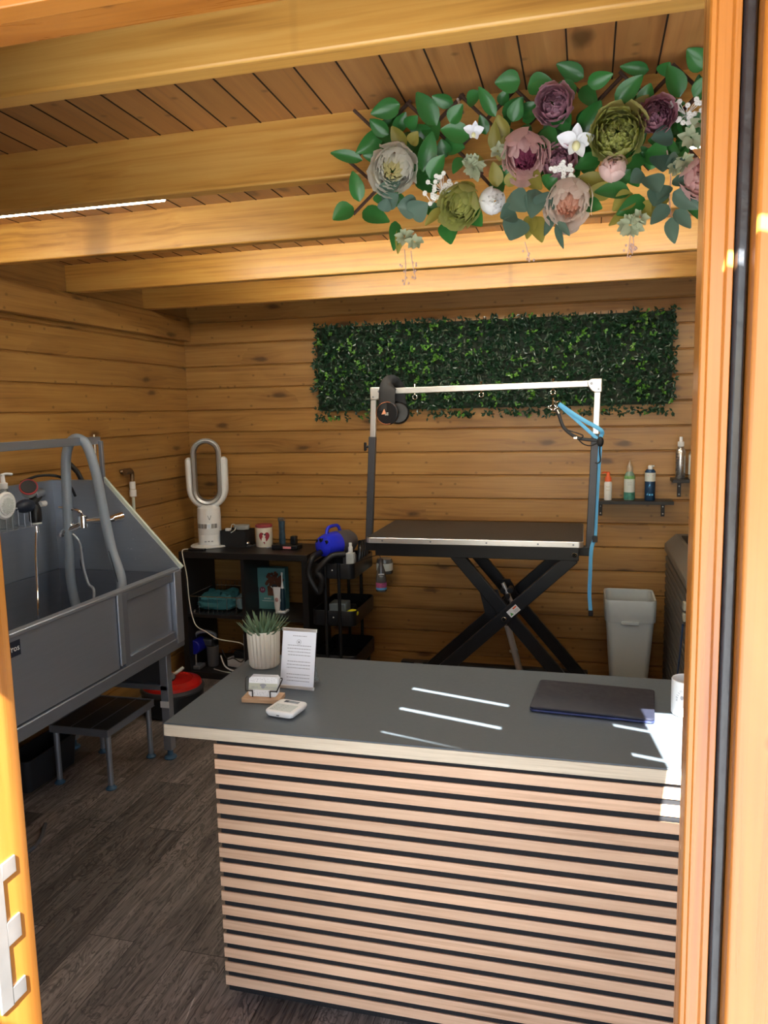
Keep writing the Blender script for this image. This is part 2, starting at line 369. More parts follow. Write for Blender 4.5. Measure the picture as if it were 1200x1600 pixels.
# ================================================================= SETTING
XL, YB, XR, YF = -2.47, 4.5, 1.45, .98
def ceil_z(y): return 2.365 - .02 * (y - 1.5)
struct(MB().box(XL - .1, XR + .1, .84, YB + .1, -.05, 0).build('floor', m_floor, recenter=False, smooth=0))
struct(MB().box(-6, 6, -9, .84, -.12, -.06).build('floor_patio', mat('blue grey paving', (.155, .17, .19, 1), .8, 0, .15, 3), recenter=False, smooth=0))
def log_wall(name, a0, a1, plane, axis, sign, material, z1=2.6, holes=None):
    # profile of rounded logs (d, z) extruded along the wall
    b = MB(); prof = []; k = -1
    while True:
        z = .117 + .137 * k; k += 1
        if z > z1: break
        for dz, dd in ((-.0065, 0), (-.001, -.011), (.001, -.011), (.0065, 0)):
            if z + dz >= 0: prof.append((dd, z + dz))
    prof = [(0, 0)] + prof + [(0, z1)]
    poly = prof + [(-.045, z1), (-.045, 0)]
    if axis == 'x': fn = lambda d_, z, a: (a, plane + sign * d_, z)
    else: fn = lambda d_, z, a: (plane + sign * d_, a, z)
    b.prism(poly, a0, a1, fn); return struct(b.build(name, material, recenter=False, smooth=25))
log_wall('wall_back', XL - .045, XR + .045, YB, 'x', -1, m_wall_b)
log_wall('wall_left', .82, YB, XL, 'y', 1, m_wall_l)
log_wall('wall_right', .82, YB, XR, 'y', -1, m_wall_l)
# front wall with the doorway (camera looks through it)
b = MB(); b.box(XL, -.99, .86, .905, 0, 2.6); b.box(1.0, XR, .86, .905, 0, 2.6); b.box(-.99, 1.0, .86, .905, 2.17, 2.6)
struct(b.build('wall_front', m_wall_b, recenter=False, smooth=0))
# ceiling
b = MB(); b.prism([(.86, ceil_z(.86)), (YB + .1, ceil_z(YB + .1)), (YB + .1, 2.45), (.86, 2.5)], XL - .1, XR + .1, lambda y, z, x: (x, y, z))
cl = struct(b.build('ceiling', m_ceil, recenter=False, smooth=0))
cx = -2.5; b = MB()
while cx < XR:
    b.prism([(.9, ceil_z(.9) - .0015), (YB, ceil_z(YB) - .0015), (YB, ceil_z(YB) + .01), (.9, ceil_z(.9) + .01)], cx - .0018, cx + .0018, lambda y, z, x: (x, y, z)); cx += .098
b.build('board_joint', mat('dark joint', (.02, .009, .004, 1), .8), cl, recenter=False, smooth=0)
WL[cl] = V((0, 0, 0))
# top plate boards on left wall
struct(MB().box(XL, XL + .05, .98, YB - .01, 2.06, 2.198).build('trim_1', m_wall_l, bevel=.004, recenter=False))
# infill boards between the rafters, on the left wall
BEAMS = [1.31, 1.985, 2.617, 3.33, 4.005]
b = MB()
for i, y in enumerate(BEAMS[:]):
    y1 = BEAMS[i + 1] if i + 1 < len(BEAMS) else YB
    b.box(XL, XL + .028, y + .05, y1 - .003, 2.2, 2.36)
struct(b.build('trim_2', m_wall_l, bevel=.002, recenter=False))
# rafters
which = ['nearest rafter, just inside the door head', 'second rafter from the door, hung with the flower trellis', 'third rafter from the door, below the white light tube',
         'fourth rafter from the door, second from the back wall', 'last rafter, closest to the back wall above the green hedge']
for i, y in enumerate(BEAMS):
    bm_ = MB().box(XL + .002, XR - .002, y, y + .05, 2.2, ceil_z(y) + .004)
    o = bm_.build('roof_beam', m_beam, bevel=.005, loc=(0, 0, 0)); o['label'] = 'honey pine roof beam, ' + which[i]; o['category'] = 'beam'; o['group'] = 'roof beams'
    # keep grain of each rafter different
# added unseen sheet above the doorstep, slits and holes shaped to throw sun patches
b = MB(); f_ = lambda x, y, z: (x, y, z); Z0, Z1 = 2.35, 2.353
def pl(*pts): b.prism(pts, Z0, Z1, f_)
pl((-3, -2.2), (2.4, -2.2), (2.4, -.79), (-3, -.79))
pl((-3, -.79), (-.85, -.79), (-.85, -.22), (-3, -.22)); pl((-.481, -.79), (2.4, -.79), (2.4, -.22), (-.606, -.22))
pl((-3, -.22), (2.4, -.22), (2.4, .06), (-3, .06)); pl((-3, .06), (-.597, .06), (-.597, .83), (-3, .83))
Ln = lambda v, x: (v - .267 * x) / .964
SL = [.191, .353, .503]; OPEN = [[(-.151, .06)], [(-.141, .143), (.271, 9)], [(-.139, .147), (.335, 9)]]
hw = .008
redge = lambda y: .533 - .131 * (y - .187)
lows = [lambda x: .06] + [lambda x, v=v: Ln(v, x) + hw for v in SL]; highs = [lambda x, v=v: Ln(v, x) - hw for v in SL] + [lambda x: .83]
for lo_, hi_ in zip(lows, highs):
    xa, xb = redge(lo_(.5)), redge(hi_(.5)); pl((-.6, lo_(-.6)), (xa, lo_(xa)), (xb, hi_(xb)), (-.6, hi_(-.6)))
for v, op in zip(SL, OPEN):
    xs = -.6
    for a_, c_ in op + [(9, 9)]:
        e_ = min(a_, redge(Ln(v, .5)))
        if e_ > xs: pl((xs, Ln(v, xs) - hw), (e_, Ln(v, e_) - hw), (e_, Ln(v, e_) + hw), (xs, Ln(v, xs) + hw))
        xs = c_
        if xs > .52: break
struct(b.build('sun_mask_sheet', m_ceil, recenter=False, smooth=0))

# ---- door frame
JX = -.866
b = MB()                                  # left jamb : stepped profile, plan polygon
b.prism([(JX, .88), (JX, .98), (-.99, .98), (-.99, .84), (-.90, .84), (-.90, .865), (-.878, .865), (-.878, .88)], 0, 2.17, lambda x, y, z: (x, y, z))
dj = struct(b.build('trim_3', m_frame, bevel=.003, recenter=False))
b = MB(); zc = .80                          # strike plate let into the jamb face
b.box(JX - .001, JX + .0025, .893, .918, zc - .118, zc + .118); b.box(JX - .001, JX + .0025, .918, .948, zc + .090, zc + .118)
b.box(JX - .001, JX + .0025, .918, .948, zc - .02, zc + .02); b.box(JX - .001, JX + .0025, .918, .948, zc - .118, zc - .090)
tag(b.build('strike_plate', m_alu, bevel=.001), 'long silver lock keep screwed to the sunlit left door jamb', 'strike plate')
b = MB()                                  # right jamb with beads
b.prism([(.121, .98), (.121, .905), (.116, .900), (.1175, .896), (.122, .894), (.124, .897), (.138, .897), (.1395, .892), (.146, .892), (.147, .90), (.1475, .98)], 0, 2.17, lambda x, y, z: (x, y, z))
struct(b.build('trim_4', m_frame, bevel=.0008, recenter=False))
struct(MB().prism([(.1475, .91), (.1475, .893), (.150, .889), (.158, .889), (.1605, .893), (.1605, .91)], 0, 2.12, lambda x, y, z: (x, y, z)).build('trim_5', m_gasket, bevel=.001, recenter=False))
# glazed right-hand leaf, closed
dr = struct(MB().box(.161, .31, .86, .915, .01, 2.10).build('door_1', m_frame, bevel=.004, recenter=False))
WL[dr] = V((0, 0, 0))
b = MB(); b.box(.31, .88, .86, .915, .01, .12); b.box(.31, .88, .86, .915, 2.0, 2.10); b.box(.88, .99, .86, .915, .01, 2.10)
b.build('door_rail', m_frameh, dr, bevel=.003)
MB().box(.31, .88, .885, .889, .12, 2.0).build('glass_pane', m_glass, dr, smooth=0)
b = MB(); b.prism([(.98, 2.113), (.895, 2.113), (.895, 2.095), (.86, 2.095), (.86, 2.105), (.84, 2.105), (.84, 2.17), (.98, 2.17)], -.99, 1.0, lambda y, z, x: (x, y, z))
struct(b.build('trim_6', m_frameh, bevel=.002, recenter=False))

# ---- LED tubes on the ceiling behind the second rafter
for x0, x1, lab in ((-2.40, -1.19, 'long white light tube on the ceiling at the left, seen under the second rafter'), (.14, 1.35, 'white light tube at the right, mostly behind the flower trellis')):
    t = thing('ceiling_light', lab, 'light', (x0, 2.10, 2.24), 'tube lights')
    zt = ceil_z(2.1)
    MB().box(x0, x1, 2.080, 2.120, 2.242, zt).build('light_body', m_white, t, bevel=.003)
    MB().cyl((x0 + .005, 2.10, 2.229), (x1 - .005, 2.10, 2.229), .013, seg=16).build('diffuser', m_led, t)
for x0, x1, yy, lab in ((-1.75, .55, 2.80, 'added unseen light tube behind the third rafter, brightening the fourth'), (-1.55, .35, 3.50, 'added unseen light tube behind the fourth rafter, brightening the last')):
    t = thing('ceiling_light', lab, 'light', (x0, yy, 2.27), 'tube lights')  # extra tube, added out of view to brighten the rafter beyond it
    MB().box(x0, x1, yy - .022, yy + .022, 2.30, ceil_z(yy)).build('light_body', m_white, t, bevel=.003)
    MB().cyl((x0 + .005, yy, 2.29), (x1 - .005, yy, 2.29), .013, seg=16).build('diffuser', m_led, t)

# ================================================================= RECEPTION DESK
desk = thing('reception_desk', 'reception desk with dark grey top and horizontal oak slats on black', 'desk', (-.1, 2.05, 0))
TX0, TX1, TY0, TY1, TZ = -1.078, .75, 1.742, 2.345, .79
MB().box(TX0 + .001, TX1, TY0 + .001, TY1, TZ - .004, TZ).build('tabletop', m_lam, desk, bevel=.0015)
MB().box(TX0, TX1 + .001, TY0, TY1 + .001, TZ - .036, TZ - .004).build('edge_band', m_ply, desk, bevel=.001)
MB().box(-.930, .70, 1.753, 2.30, .03, TZ - .036).build('cabinet_body', m_felt, desk)
MB().box(-.90, .68, 1.80, 2.27, 0, .03).build('plinth', m_black_m, desk)
b = MB()
for k in range(17):
    z = .047 + k * .0417; b.box(-.938, .705, 1.7485, 1.7535, z, z + .0272)
b.build('slat_panel', m_slat, desk, bevel=.0012, loc=(0, 0, 0))

# ================================================================= things on the desk
# plant
c = V((-1.0, 2.235, TZ)); pl_ = thing('potted_succulent', 'spiky green succulent in a ribbed white pot on the desk', 'plant', c)
R_ = .052
MB().lathe([(R_ * .86, 0), (R_ * .9, .003), (R_ * .905, .006), (R_ * .95, .06), (R_ * .995, .1155), (R_, .118), (R_ * .985, .121), (R_ * .9, .119), (R_ * .88, .10), (.001, .10)], c, 192, rad=lambda u, z: 1 + (.045 * math.cos(u * 2 * math.pi * 24) if .004 < z < .116 else 0)).build('pot', m_ivory, pl_)
MB().lathe([(R_ * .89, 0), (.0008, .003)], c + V((0, 0, .101)), 24).build('gravel', m_soil, pl_)
b = MB()
for i in range(64):
    a = i * 2.39996; fr = math.sqrt((i + .5) / 64); tilt = fr * 1.05; base = c + V((math.cos(a) * .030 * fr, math.sin(a) * .030 * fr, .100))
    L = .078 - .012 * fr + random.uniform(-.01, .01); dr_ = V((math.cos(a) * math.sin(tilt), math.sin(a) * math.sin(tilt), math.cos(tilt)))
    mid_ = base + dr_ * L * .5; tip = base + dr_ * L + V((0, 0, .008))
    b.tube([base, mid_, tip], lambda t: ((.0062 * (1 - t) ** .7 * (1 + 1.2 * t * (1 - t)) + .0003), (.0028 * (1 - t) + .0002)), seg=6, sm=3)
b.build('succulent_leaves', m_succ, pl_)
# sign holder
p0 = ZP(437, 1074, TZ); p1 = ZP(490, 1079, TZ); xd = (p1 - p0).normalized(); W_ = (p1 - p0).length
nd = V((xd.y, -xd.x, 0)); up = (V((0, 0, 1)) * .95 - nd * .22 + V((0, 0, 0))).normalized()
sg = thing('sign_holder', 'clear upright holder with a printed white notice, right of the succulent', 'sign', (p0 + p1) / 2)
Msg = frame(p0, xd, up); H_ = .178
# back leans away: up has a component away from viewer (nd points to viewer)
MB(Msg).box(0, W_, 0, H_, -.003, -.0005).build('acrylic_back', mat('smoky acrylic', (.05, .05, .055, 1), .2), sg)
MB(Msg).box(.001, W_ - .001, .008, H_ - .008, -.0005, .0006).build('notice_sheet', m_paper, sg)
MB(Msg).box(-.001, W_ + .001, -.001, .009, -.004, .003).build('metal_strip', m_alu, sg, bevel=.001); MB(Msg).box(-.001, W_ + .001, H_ - .010, H_, -.004, .003).build('metal_strip', m_alu, sg, bevel=.001)
b = MB(Msg); rs = random.Random(3)
for ln in range(15):
    if ln in (1, 2, 7, 11): continue
    y = H_ - .024 - ln * .0094 ; x = W_ * (.16 if ln else .3); xe = W_ * (.86 if ln else .72)
    x += rs.uniform(0, .006)
    while x < xe:
        w = rs.uniform(.002, .008); b.box(x, min(x + w, xe), y, y + .0020, .0006, .0009); x += w + .0012
for k in range(20):
    a = k * math.pi / 10; a2 = a + math.pi / 10; r1 = .0075
    cxx, cyy = W_ / 2, H_ - .041
    b.face([(cxx + r1 * math.cos(a), cyy + r1 * math.sin(a), .0009), (cxx + r1 * math.cos(a2), cyy + r1 * math.sin(a2), .0009), (cxx + .87 * r1 * math.cos(a2), cyy + .87 * r1 * math.sin(a2), .0009), (cxx + .87 * r1 * math.cos(a), cyy + .87 * r1 * math.sin(a), .0009)])
b.box(cxx - .003, cxx + .003, cyy - .003, cyy + .0025, .0006, .0009)
b.build('printed_text', m_print, sg, smooth=0)
b = MB(); pb = (p0 + p1) / 2 - nd * .075
b.bar((p0 + p1) / 2 + up * .10 - nd * .004, pb + V((0, 0, .002)), W_ * .8, .002, up=nd); b.build('back_leg', m_clear, sg)

# card holder
q0 = ZP(377, 1098, TZ); q1 = ZP(440, 1101, TZ); xd = (q1 - q0).normalized(); yd = V((-xd.y, xd.x, 0)); W_ = .112
ch = thing('card_holder', 'beech block with black wire arms holding business cards', 'card holder', q0 + xd * W_ / 2 + yd * .03)
Mc = frame(q0, xd, yd)
MB(Mc).box(0, W_, 0, .058, 0, .014).build('wooden_base', m_lightwood, ch, bevel=.002)
for sgn in (0, 1):
    fx = (lambda x: W_ - x) if sgn else (lambda x: x)
    MB(Mc).tube([(fx(.030), .012, .013), (fx(.030), .012, .030), (fx(.030), .012, .032), (fx(.012), .012, .032), (fx(.010), .013, .033), (fx(.002), .040, .058), (fx(.008), .046, .060)], .0017, 8, 3).build('wire_arm', m_black, ch)
cardN = 9
for k in range(cardN):
    yy = .016 + k * .0026; zz = .0145
    Mk = Mc @ Matrix.Translation((.016, yy, zz)) @ Matrix.Rotation(math.radians(90 - 14), 4, 'X')
    t = MB(Mk); t.prism([(.006, 0), (.079, 0), (.085, .006), (.085, .049), (.079, .055), (.006, .055), (0, .049), (0, .006)], -.0006, .0006, lambda x, y, z: (x, y, z))
    if k == 0:
        card = thing('business_card', 'front patterned business card with a sage band, in the card holder', 'card', (Mk @ V((.04, 0, 0))), 'business cards')
        t.build('card_sheet', m_white_m, card, bevel=.0002)
        MB(Mk).box(.0005, .0845, .019, .037, .0006, .0008).build('sage_band', m_beige, card, smooth=0)
        text('HELLO', .0065, Mk @ Matrix.Translation((.018, .0255, .0009)), m_print, card, ext=.0001)
        text('GROOMING', .0065, Mk @ Matrix.Translation((.066, .0255, .0009)), m_print, card, ext=.0001)
        t2 = MB(Mk)
        for (xx, y2, r2, sy2) in ((.0425, .027, .0055, .9), (.0425, .0335, .008, .35), (.036, .032, .003, 1), (.049, .032, .003, 1)):
            t2.prism([(xx + r2 * math.cos(a * math.pi / 8), y2 + sy2 * r2 * math.sin(a * math.pi / 8)) for a in range(16)], .0008, .0010, lambda x, y, z: (x, y, z))
        t2.build('dog_logo', m_print, card, smooth=0)
        t3 = MB(Mk); rs = random.Random(5)
        for q in range(60):
            xx = rs.uniform(.003, .080); y2 = rs.choice([rs.uniform(.003, .016), rs.uniform(.040, .051)]); l_ = rs.uniform(.001, .0025); a = rs.uniform(0, 3)
            t3.bar((xx, y2, .0007), (xx + l_ * math.cos(a), y2 + l_ * math.sin(a), .0007), .0009, .0003)
        t3.build('sprig_pattern', m_print, card, smooth=0)
    else:
        tag(t.build('business_card', m_white_m, bevel=.0002), 'plain rear business card stacked behind the patterned one', 'card', 'business cards stacked behind')

# card reader
a0 = ZP(413, 1120, TZ); a1 = ZP(456, 1127, TZ); a3 = ZP(436, 1098, TZ)
xd = (a1 - a0).normalized(); yd = V((-xd.y, xd.x, 0)); W_ = .086; D_ = .090
Mr = frame(a0, xd, yd) @ Matrix.Rotation(0, 4, 'X'); cr = thing('card_reader', 'small white square card payment terminal on the desk', 'card reader', Mr @ V((W_ / 2, D_ / 2, 0)))
b = MB(Mr)
def rrect(w, d_, r_, n=6, ox=0, oy=0):
    P = []
    for cx_, cy_, a_ in ((w - r_, d_ - r_, 0), (r_, d_ - r_, 90), (r_, r_, 180), (w - r_, r_, 270)):
        for k in range(n + 1):
            an = math.radians(a_ + 90 * k / n); P.append((ox + cx_ + r_ * math.cos(an), oy + cy_ + r_ * math.sin(an)))
    return P
rows = []
for ins, z in ((.012, 0), (.004, .004), (.0, .012), (0, .017), (.0015, .0195), (.004, .0205)):
    rows.append([(x, y, z) for x, y in rrect(W_ - 2 * ins, D_ - 2 * ins, .012, 6, ins, ins)])
b.grid(rows, close_u=True); b.face(rows[0], True); b.face(rows[-1]); b.build('reader_body', m_white, cr)
MB(Mr).box(.022, .066, .066, .080, .0200, .0210).build('display', mat('lcd grey', (.30, .34, .38, 1), .2), cr)
MB(Mr).box(.022, .034, .067, .079, .0206, .0213).build('display_glyph', m_dprint, cr, smooth=0)
MB(Mr).box(.010, .076, .008, .052, .0200, .02075).build('keypad', mat('keypad grey', (.55, .62, .64, 1), .4), cr)
b = MB(Mr)
for i in range(4):
    for j in range(3): b.cyl((.018 + .015 * j, .014 + .010 * i, .0207), (.018 + .015 * j, .014 + .010 * i, .0212), .0012, seg=8)
b.build('key_legends', m_print, cr); MB(Mr).box(.038, .046, -.0004, .002, .0085, .0105).build('charging_port', m_dprint, cr)

# laptop
c0, c1, c2, c3 = ZP(827, 1112, TZ), ZP(1025, 1133, TZ), ZP(1020, 1083, TZ + .015), ZP(840, 1066, TZ + .015)
xd = (c1 - c0).normalized(); yd = V((-xd.y, xd.x, 0)); W_ = .318; D_ = .222
Ml = frame(c0, xd, yd); lt = thing('laptop', 'closed midnight blue laptop lying on the right of the desk', 'laptop', Ml @ V((W_ / 2, D_ / 2, 0)))
for nm, z0, z1, mm in (('laptop_base', .0015, .0085, m_navy_e), ('lid', .0092, .0140, m_navy)):
    b = MB(Ml); rows = []
    for ins, z in ((.002, z0), (.0, z0 + .0015), (0, z1 - .001), (.0012, z1)): rows.append([(x, y, z) for x, y in rrect(W_ - 2 * ins, D_ - 2 * ins, .011, 5, ins, ins)])
    b.grid(rows, close_u=True); b.face(rows[0], True); b.face(rows[-1]); b.build(nm, mm, lt)
b = MB(Ml)
for k in ((.02, .02), (.29, .02), (.02, .2), (.29, .2)): MB(Ml).cyl((k[0], k[1], 0), (k[0], k[1], .002), .008, seg=12).build('rubber_foot', m_black_m, lt)
b = MB(Ml); ax_, ay_ = W_ / 2, D_ / 2
pts = [(math.cos(a) * (.0135 - .002 * math.cos(2 * a)) , math.sin(a) * .0150 - (.002 if abs(math.cos(a)) < .25 else 0)) for a in [i * math.pi / 12 for i in range(24)]]
pts = [(x - (.006 * math.exp(-((y) / .005) ** 2) if x > .009 else 0), y) for x, y in pts]
b.prism([(ax_ + x, ay_ + y) for x, y in pts], .0139, .01412, lambda x, y, z: (x, y, z))
b.prism([(ax_ + .001 + .0, ay_ + .016), (ax_ + .006, ay_ + .0185), (ax_ + .0065, ay_ + .023), (ax_ + .002, ay_ + .0205)], .0139, .01412, lambda x, y, z: (x, y, z))
b.build('lid_logo', mat('dark logo', (.008, .009, .014, 1), .35, .3), lt, smooth=0)

# mug
mc = V((.268, 2.085, TZ)); mg_ = thing('mug', 'white mug with a grey dog logo beside the door jamb', 'mug', mc); R_ = .041
MB().lathe([(R_ - .004, 0), (R_, .003), (R_, .093), (R_ - .0015, .095), (R_ - .003, .093), (R_ - .003, .006), (.001, .005)], mc, 48).build('mug_body', m_white, mg_)
MB().tube([mc + V((R_ - .002, 0, .075)), mc + V((R_ + .025, 0, .072)), mc + V((R_ + .028, 0, .03)), mc + V((R_ - .002, 0, .02))], .006, 10).build('mug_handle', m_white, mg_)
view = V((-.12, -1, 0)).normalized(); sd = V((-view.y, view.x, 0)) * 1.0
if sd.x < 0: sd = -sd
Mm = frame(mc + view * (R_ + .0004) + V((0, 0, .048)), sd, (0, 0, 1))
def curved(Mx, pts, rad, mat_, parent, nm):
    b = MB(); 
    for poly in pts:
        b.face([Mx @ V((rad * math.sin(x / rad), y, rad * (math.cos(x / rad) - 1) + .0003)) for x, y in poly])
    return b.build(nm, mat_, parent, smooth=0)
def arc_letters(word, rad, a0, a1, size, Mx, bend, parent):
    for i, chx in enumerate(word):
        if chx == ' ': continue
        a = math.radians(a0 + (a1 - a0) * i / (len(word) - 1)); x, y = rad * math.cos(a), rad * math.sin(a); rot = a - math.pi / 2
        if size < 0: rot += math.pi
        X_ = bend * math.sin(x / bend); Z_ = bend * (math.cos(x / bend) - 1)
        Mt = Mx @ Matrix.Translation((X_, y, Z_)) @ Matrix.Rotation(x / bend, 4, 'Y') @ Matrix.Rotation(rot, 4, 'Z')
        text(chx, abs(size), Mt, m_print, parent, 'letter', ext=.0002)
arc_letters('HELLO GROOMING', .0285, 185, -5, .0082, Mm, R_, mg_)
arc_letters('SALON', .0285, 232, 300, -.0082, Mm, R_, mg_)
ell = lambda cx_, cy_, rx, ry, n=14: [(cx_ + rx * math.cos(2 * math.pi * i / n), cy_ + ry * math.sin(2 * math.pi * i / n)) for i in range(n)]
ringp = lambda cx_, cy_, r1, r2, a0, a1, n=12: [[(cx_ + r * math.cos(a), cy_ + r * math.sin(a)) for r, a in ((r1, A), (r2, A), (r2, B_), (r1, B_))] for A, B_ in [(math.radians(a0 + (a1 - a0) * i / n), math.radians(a0 + (a1 - a0) * (i + 1) / n)) for i in range(n)]]
curved(Mm, ringp(0, 0, .013, .0145, 20, 160) + [ell(-.0145, .006, .004, .006), ell(.0145, .006, .004, .006)] + ringp(-.005, -.001, .0028, .0045, 0, 360) + ringp(.005, -.001, .0028, .0045, 0, 360) + [ell(0, -.010, .005, .004)], R_, m_print, mg_, 'dog_logo')

# ================================================================= SHELF UNIT
SX0, SX1, SY0, SZ = -2.368, -1.545, 4.105, .785
su = thing('cube_shelf', 'black two by two cube shelving unit in the back left corner', 'shelf', (-1.95, 4.3, 0))
SYB = 4.485; th = .038
b = MB(); b.box(SX0, SX1, SY0, SYB, SZ - th, SZ); b.build('top_panel', m_blackwood, su, bevel=.002)
MB().box(SX0, SX1, SY0, SYB, 0.0, th).build('bottom_panel', m_blackwood, su, bevel=.002)
for x in (SX0, SX1 - th): MB().box(x, x + th, SY0 + .001, SYB, th, SZ - th).build('side_panel', m_blackwood, su, bevel=.001)
xm = (SX0 + SX1) / 2; zm = SZ / 2
MB().box(xm - .010, xm + .010, SY0 + .003, SYB, th, SZ - th).build('upright_divider', m_blackwood, su)
for a_, c_ in ((SX0 + th, xm - .01), (xm + .01, SX1 - th)): MB().box(a_, c_, SY0 + .004, SYB, zm - .010, zm + .010).build('shelf_board', m_blackwood, su)
zlow = th; zmid = zm + .010

# bladeless fan
fc = V((-2.27, 4.33, SZ)); fan = thing('bladeless_fan', 'tall white bladeless fan heater with a silver oval loop on the shelving unit', 'fan', fc)
MB().lathe([(.118, 0), (.122, .004), (.115, .010), (.06, .014), (.001, .014)], fc, 48).build('base_plate', m_white, fan)
MB().lathe([(.071, .012), (.071, .075), (.0705, .0765), (.071, .078), (.072, .19), (.070, .24), (.05, .26)], fc, 48).build('column', m_white, fan)
b = MB()
for k in range(7):
    a = math.radians(-90 + 8 + (k - 3) * 17); b.M = Matrix.Translation(fc) @ Matrix.Rotation(a, 4, 'Z'); b.box(.0700, .0725, -.0085, .0085, .118, .146)
b.build('grille_window', m_silver_in, fan)
dirv = V((.48, -.88, 0)).normalized()
Mf = frame(fc + dirv * .0722 + V((0, 0, .185)), V((-dirv.y, dirv.x, 0)), (0, 0, 1))
b = MB(Mf); b.bar((-.010, .014, 0), (0, -.014, 0), .004, .002, up=(0, 0, 1)); b.bar((.010, .014, 0), (0, -.014, 0), .004, .002, up=(0, 0, 1)); b.build('v_emblem', m_print, fan)
b = MB(Mf)
for k in range(3): b.box(-.036 + k * .020, -.024 + k * .020, -.150, -.144, -.001, .001)
b.build('control_button', m_print, fan)
yaw = Matrix.Rotation(math.radians(24), 4, 'Z')
def stadium(w, h, n=18):   # half width w, total height h
    P = []
    for k in range(n + 1): a = math.pi * k / n; P.append((w * math.cos(a), h - w + w * math.sin(a)))
    for k in range(n + 1): a = math.pi + math.pi * k / n; P.append((w * math.cos(a), w + w * math.sin(a)))
    return P
Mo = Matrix.Translation(fc + V((0, 0, .262))) @ yaw
b = MB(Mo); rows = []
for wo, y in ((.084, -.055), (.088, -.050), (.088, .045), (.084, .055), (.070, .055), (.058, .0), (.066, -.05), (.080, -.056)):
    off_ = .088 - wo; rows.append([(x, y, z + off_) for x, z in stadium(wo, .405 - 2 * off_)])
b.grid(rows, close_u=True, close_v=True); b.build('air_loop', m_silver_in, fan)
b = MB(Mo); rows = []
for wo, y in ((.0885, -.050), (.0905, -.045), (.0905, .03), (.0885, .035)):
    off_ = .088 - wo; rows.append([(x, y, z + off_) for x, z in stadium(wo, .405 - 2 * off_)])
b.grid(rows, close_u=True, close_v=True); b.build('outer_rim', m_white, fan)
b = MB(Mo); P = []
for k in range(25):
    a = math.pi + math.pi * k / 24; P.append((.104 * math.cos(a), .105 + .115 * math.sin(a)))
P = [(-.106, .27), (-.106, .2)] + P + [(.106, .2), (.106, .27)]
b.tube([(x, 0, z) for x, z in P], lambda t: (.024, .040), 18, 0, flat=(0, 1, 0)); b.sph((-.106, 0, .27), .024, (1, 1.67, 1)); b.sph((.106, 0, .27), .024, (1, 1.67, 1)); b.build('yoke_arm', m_white, fan)

# top of shelf: phone/charger + cable
kp = ZP(305, 857, SZ)
t = thing('phone_charger', 'small black phone charger on the front left edge of the shelving unit', 'charger', kp)
MB().box(kp.x - .005, kp.x + .10, 4.14, 4.175, SZ, SZ + .012).build('charger_body', m_black, t, bevel=.003)
cab = [V((-2.325, 4.15, .794)), V((-2.335, 4.105, .797)), V((-2.33, 4.085, .77)), YP(292, 900, 4.085), YP(296, 940, 4.085), YP(305, 975, 4.085), YP(322, 987, 4.085), YP(340, 998, 4.085), V((-2.03, 4.09, .25)), V((-1.985, 4.1, .24)), V((-1.98, 4.16, .20))]
tag(MB().tube(cab, .0032, 8).build('charging_cable', m_ivory), 'thin cream cable hanging down the front of the shelving unit', 'cable')
# black basket with bits
p = ZP(374, 851, SZ); p.y = 4.37
t = thing('tool_basket', 'small black basket of clipper parts beside the fan', 'basket', V((p.x, p.y, SZ)))
b = MB(); x0, x1, y0, y1 = p.x - .085, p.x + .085, p.y - .07, p.y + .07
for a_ in ((x0, x1, y0, y0 + .004), (x0, x1, y1 - .004, y1), (x0, x0 + .004, y0, y1), (x1 - .004, x1, y0, y1)): b.box(*a_, SZ, SZ + .10)
b.box(x0, x1, y0, y1, SZ, SZ + .004); b.build('basket_shell', m_black_m, t, bevel=.002)
b = MB(); b.box(x0 + .01, x1 - .02, y0 + .01, y1 - .02, SZ + .005, SZ + .095); b.build('folded_cloth_inside', m_black_m, t, bevel=.01)
tag(MB(Matrix.Translation((p.x + .03, p.y, SZ + .1015)) @ Matrix.Rotation(.15, 4, 'Z')).lathe([(.045, 0), (.05, .012), (.05, .028), (.001, .03)], sy=.6).build('plastic_tub', mat('grey frosted plastic', (.30, .31, .31, 1), .4)), 'frosted grey plastic tub on top of the black basket', 'tub')
tag(MB().box(p.x - .058, p.x - .032, p.y - .05, p.y - .03, SZ + .0965, SZ + .112).build('white_cap', m_white), 'little white cap lying on the black basket', 'cap')
tag(MB().tube([(p.x - .04, p.y - .01, SZ + .099), (p.x - .035, p.y + .0, SZ + .13), (p.x - .01, p.y + .0, SZ + .125), (p.x + .01, p.y - .06, SZ + .105), (p.x - .01, p.y - .074, SZ + .09)], .0025, 8).build('cable_loop', m_palegrey), 'pale cable looped over the black basket', 'cable')
# dish & comb
p = ZP(385, 854, SZ); 
t = thing('chrome_knob', 'small chrome topped clipper comb in front of the black basket', 'comb', p)
MB().box(p.x - .035, p.x + .035, p.y - .02, p.y + .02, SZ, SZ + .010).build('comb_base', m_grey_post, t, bevel=.003)
MB().sph(p + V((.005, 0, .022)), .016, (1.1, 1, .8)).build('chrome_cap', m_chrome, t)
p = ZP(404, 853, SZ)
tag(MB().tube([p + V((-.03, -.02, .005)), p + V((0, 0, .012)), p + V((.03, .02, .035))], (.007, .005) if False else .006, 8).build('clipper_guard', m_black), 'short black clipper guard lying left of the heart canister', 'guard')
p = ZP(424, 857, SZ)
t = tag(MB().tube([p + V((-.03, 0, .004)), p + V((-.01, .012, .006)), p + V((.01, -.005, .006)), p + V((.03, .008, .005)), p + V((.01, .02, .006))], .004, 8).build('hair_scissors', m_steel_d), 'small pair of steel scissors at the foot of the heart canister', 'scissors')
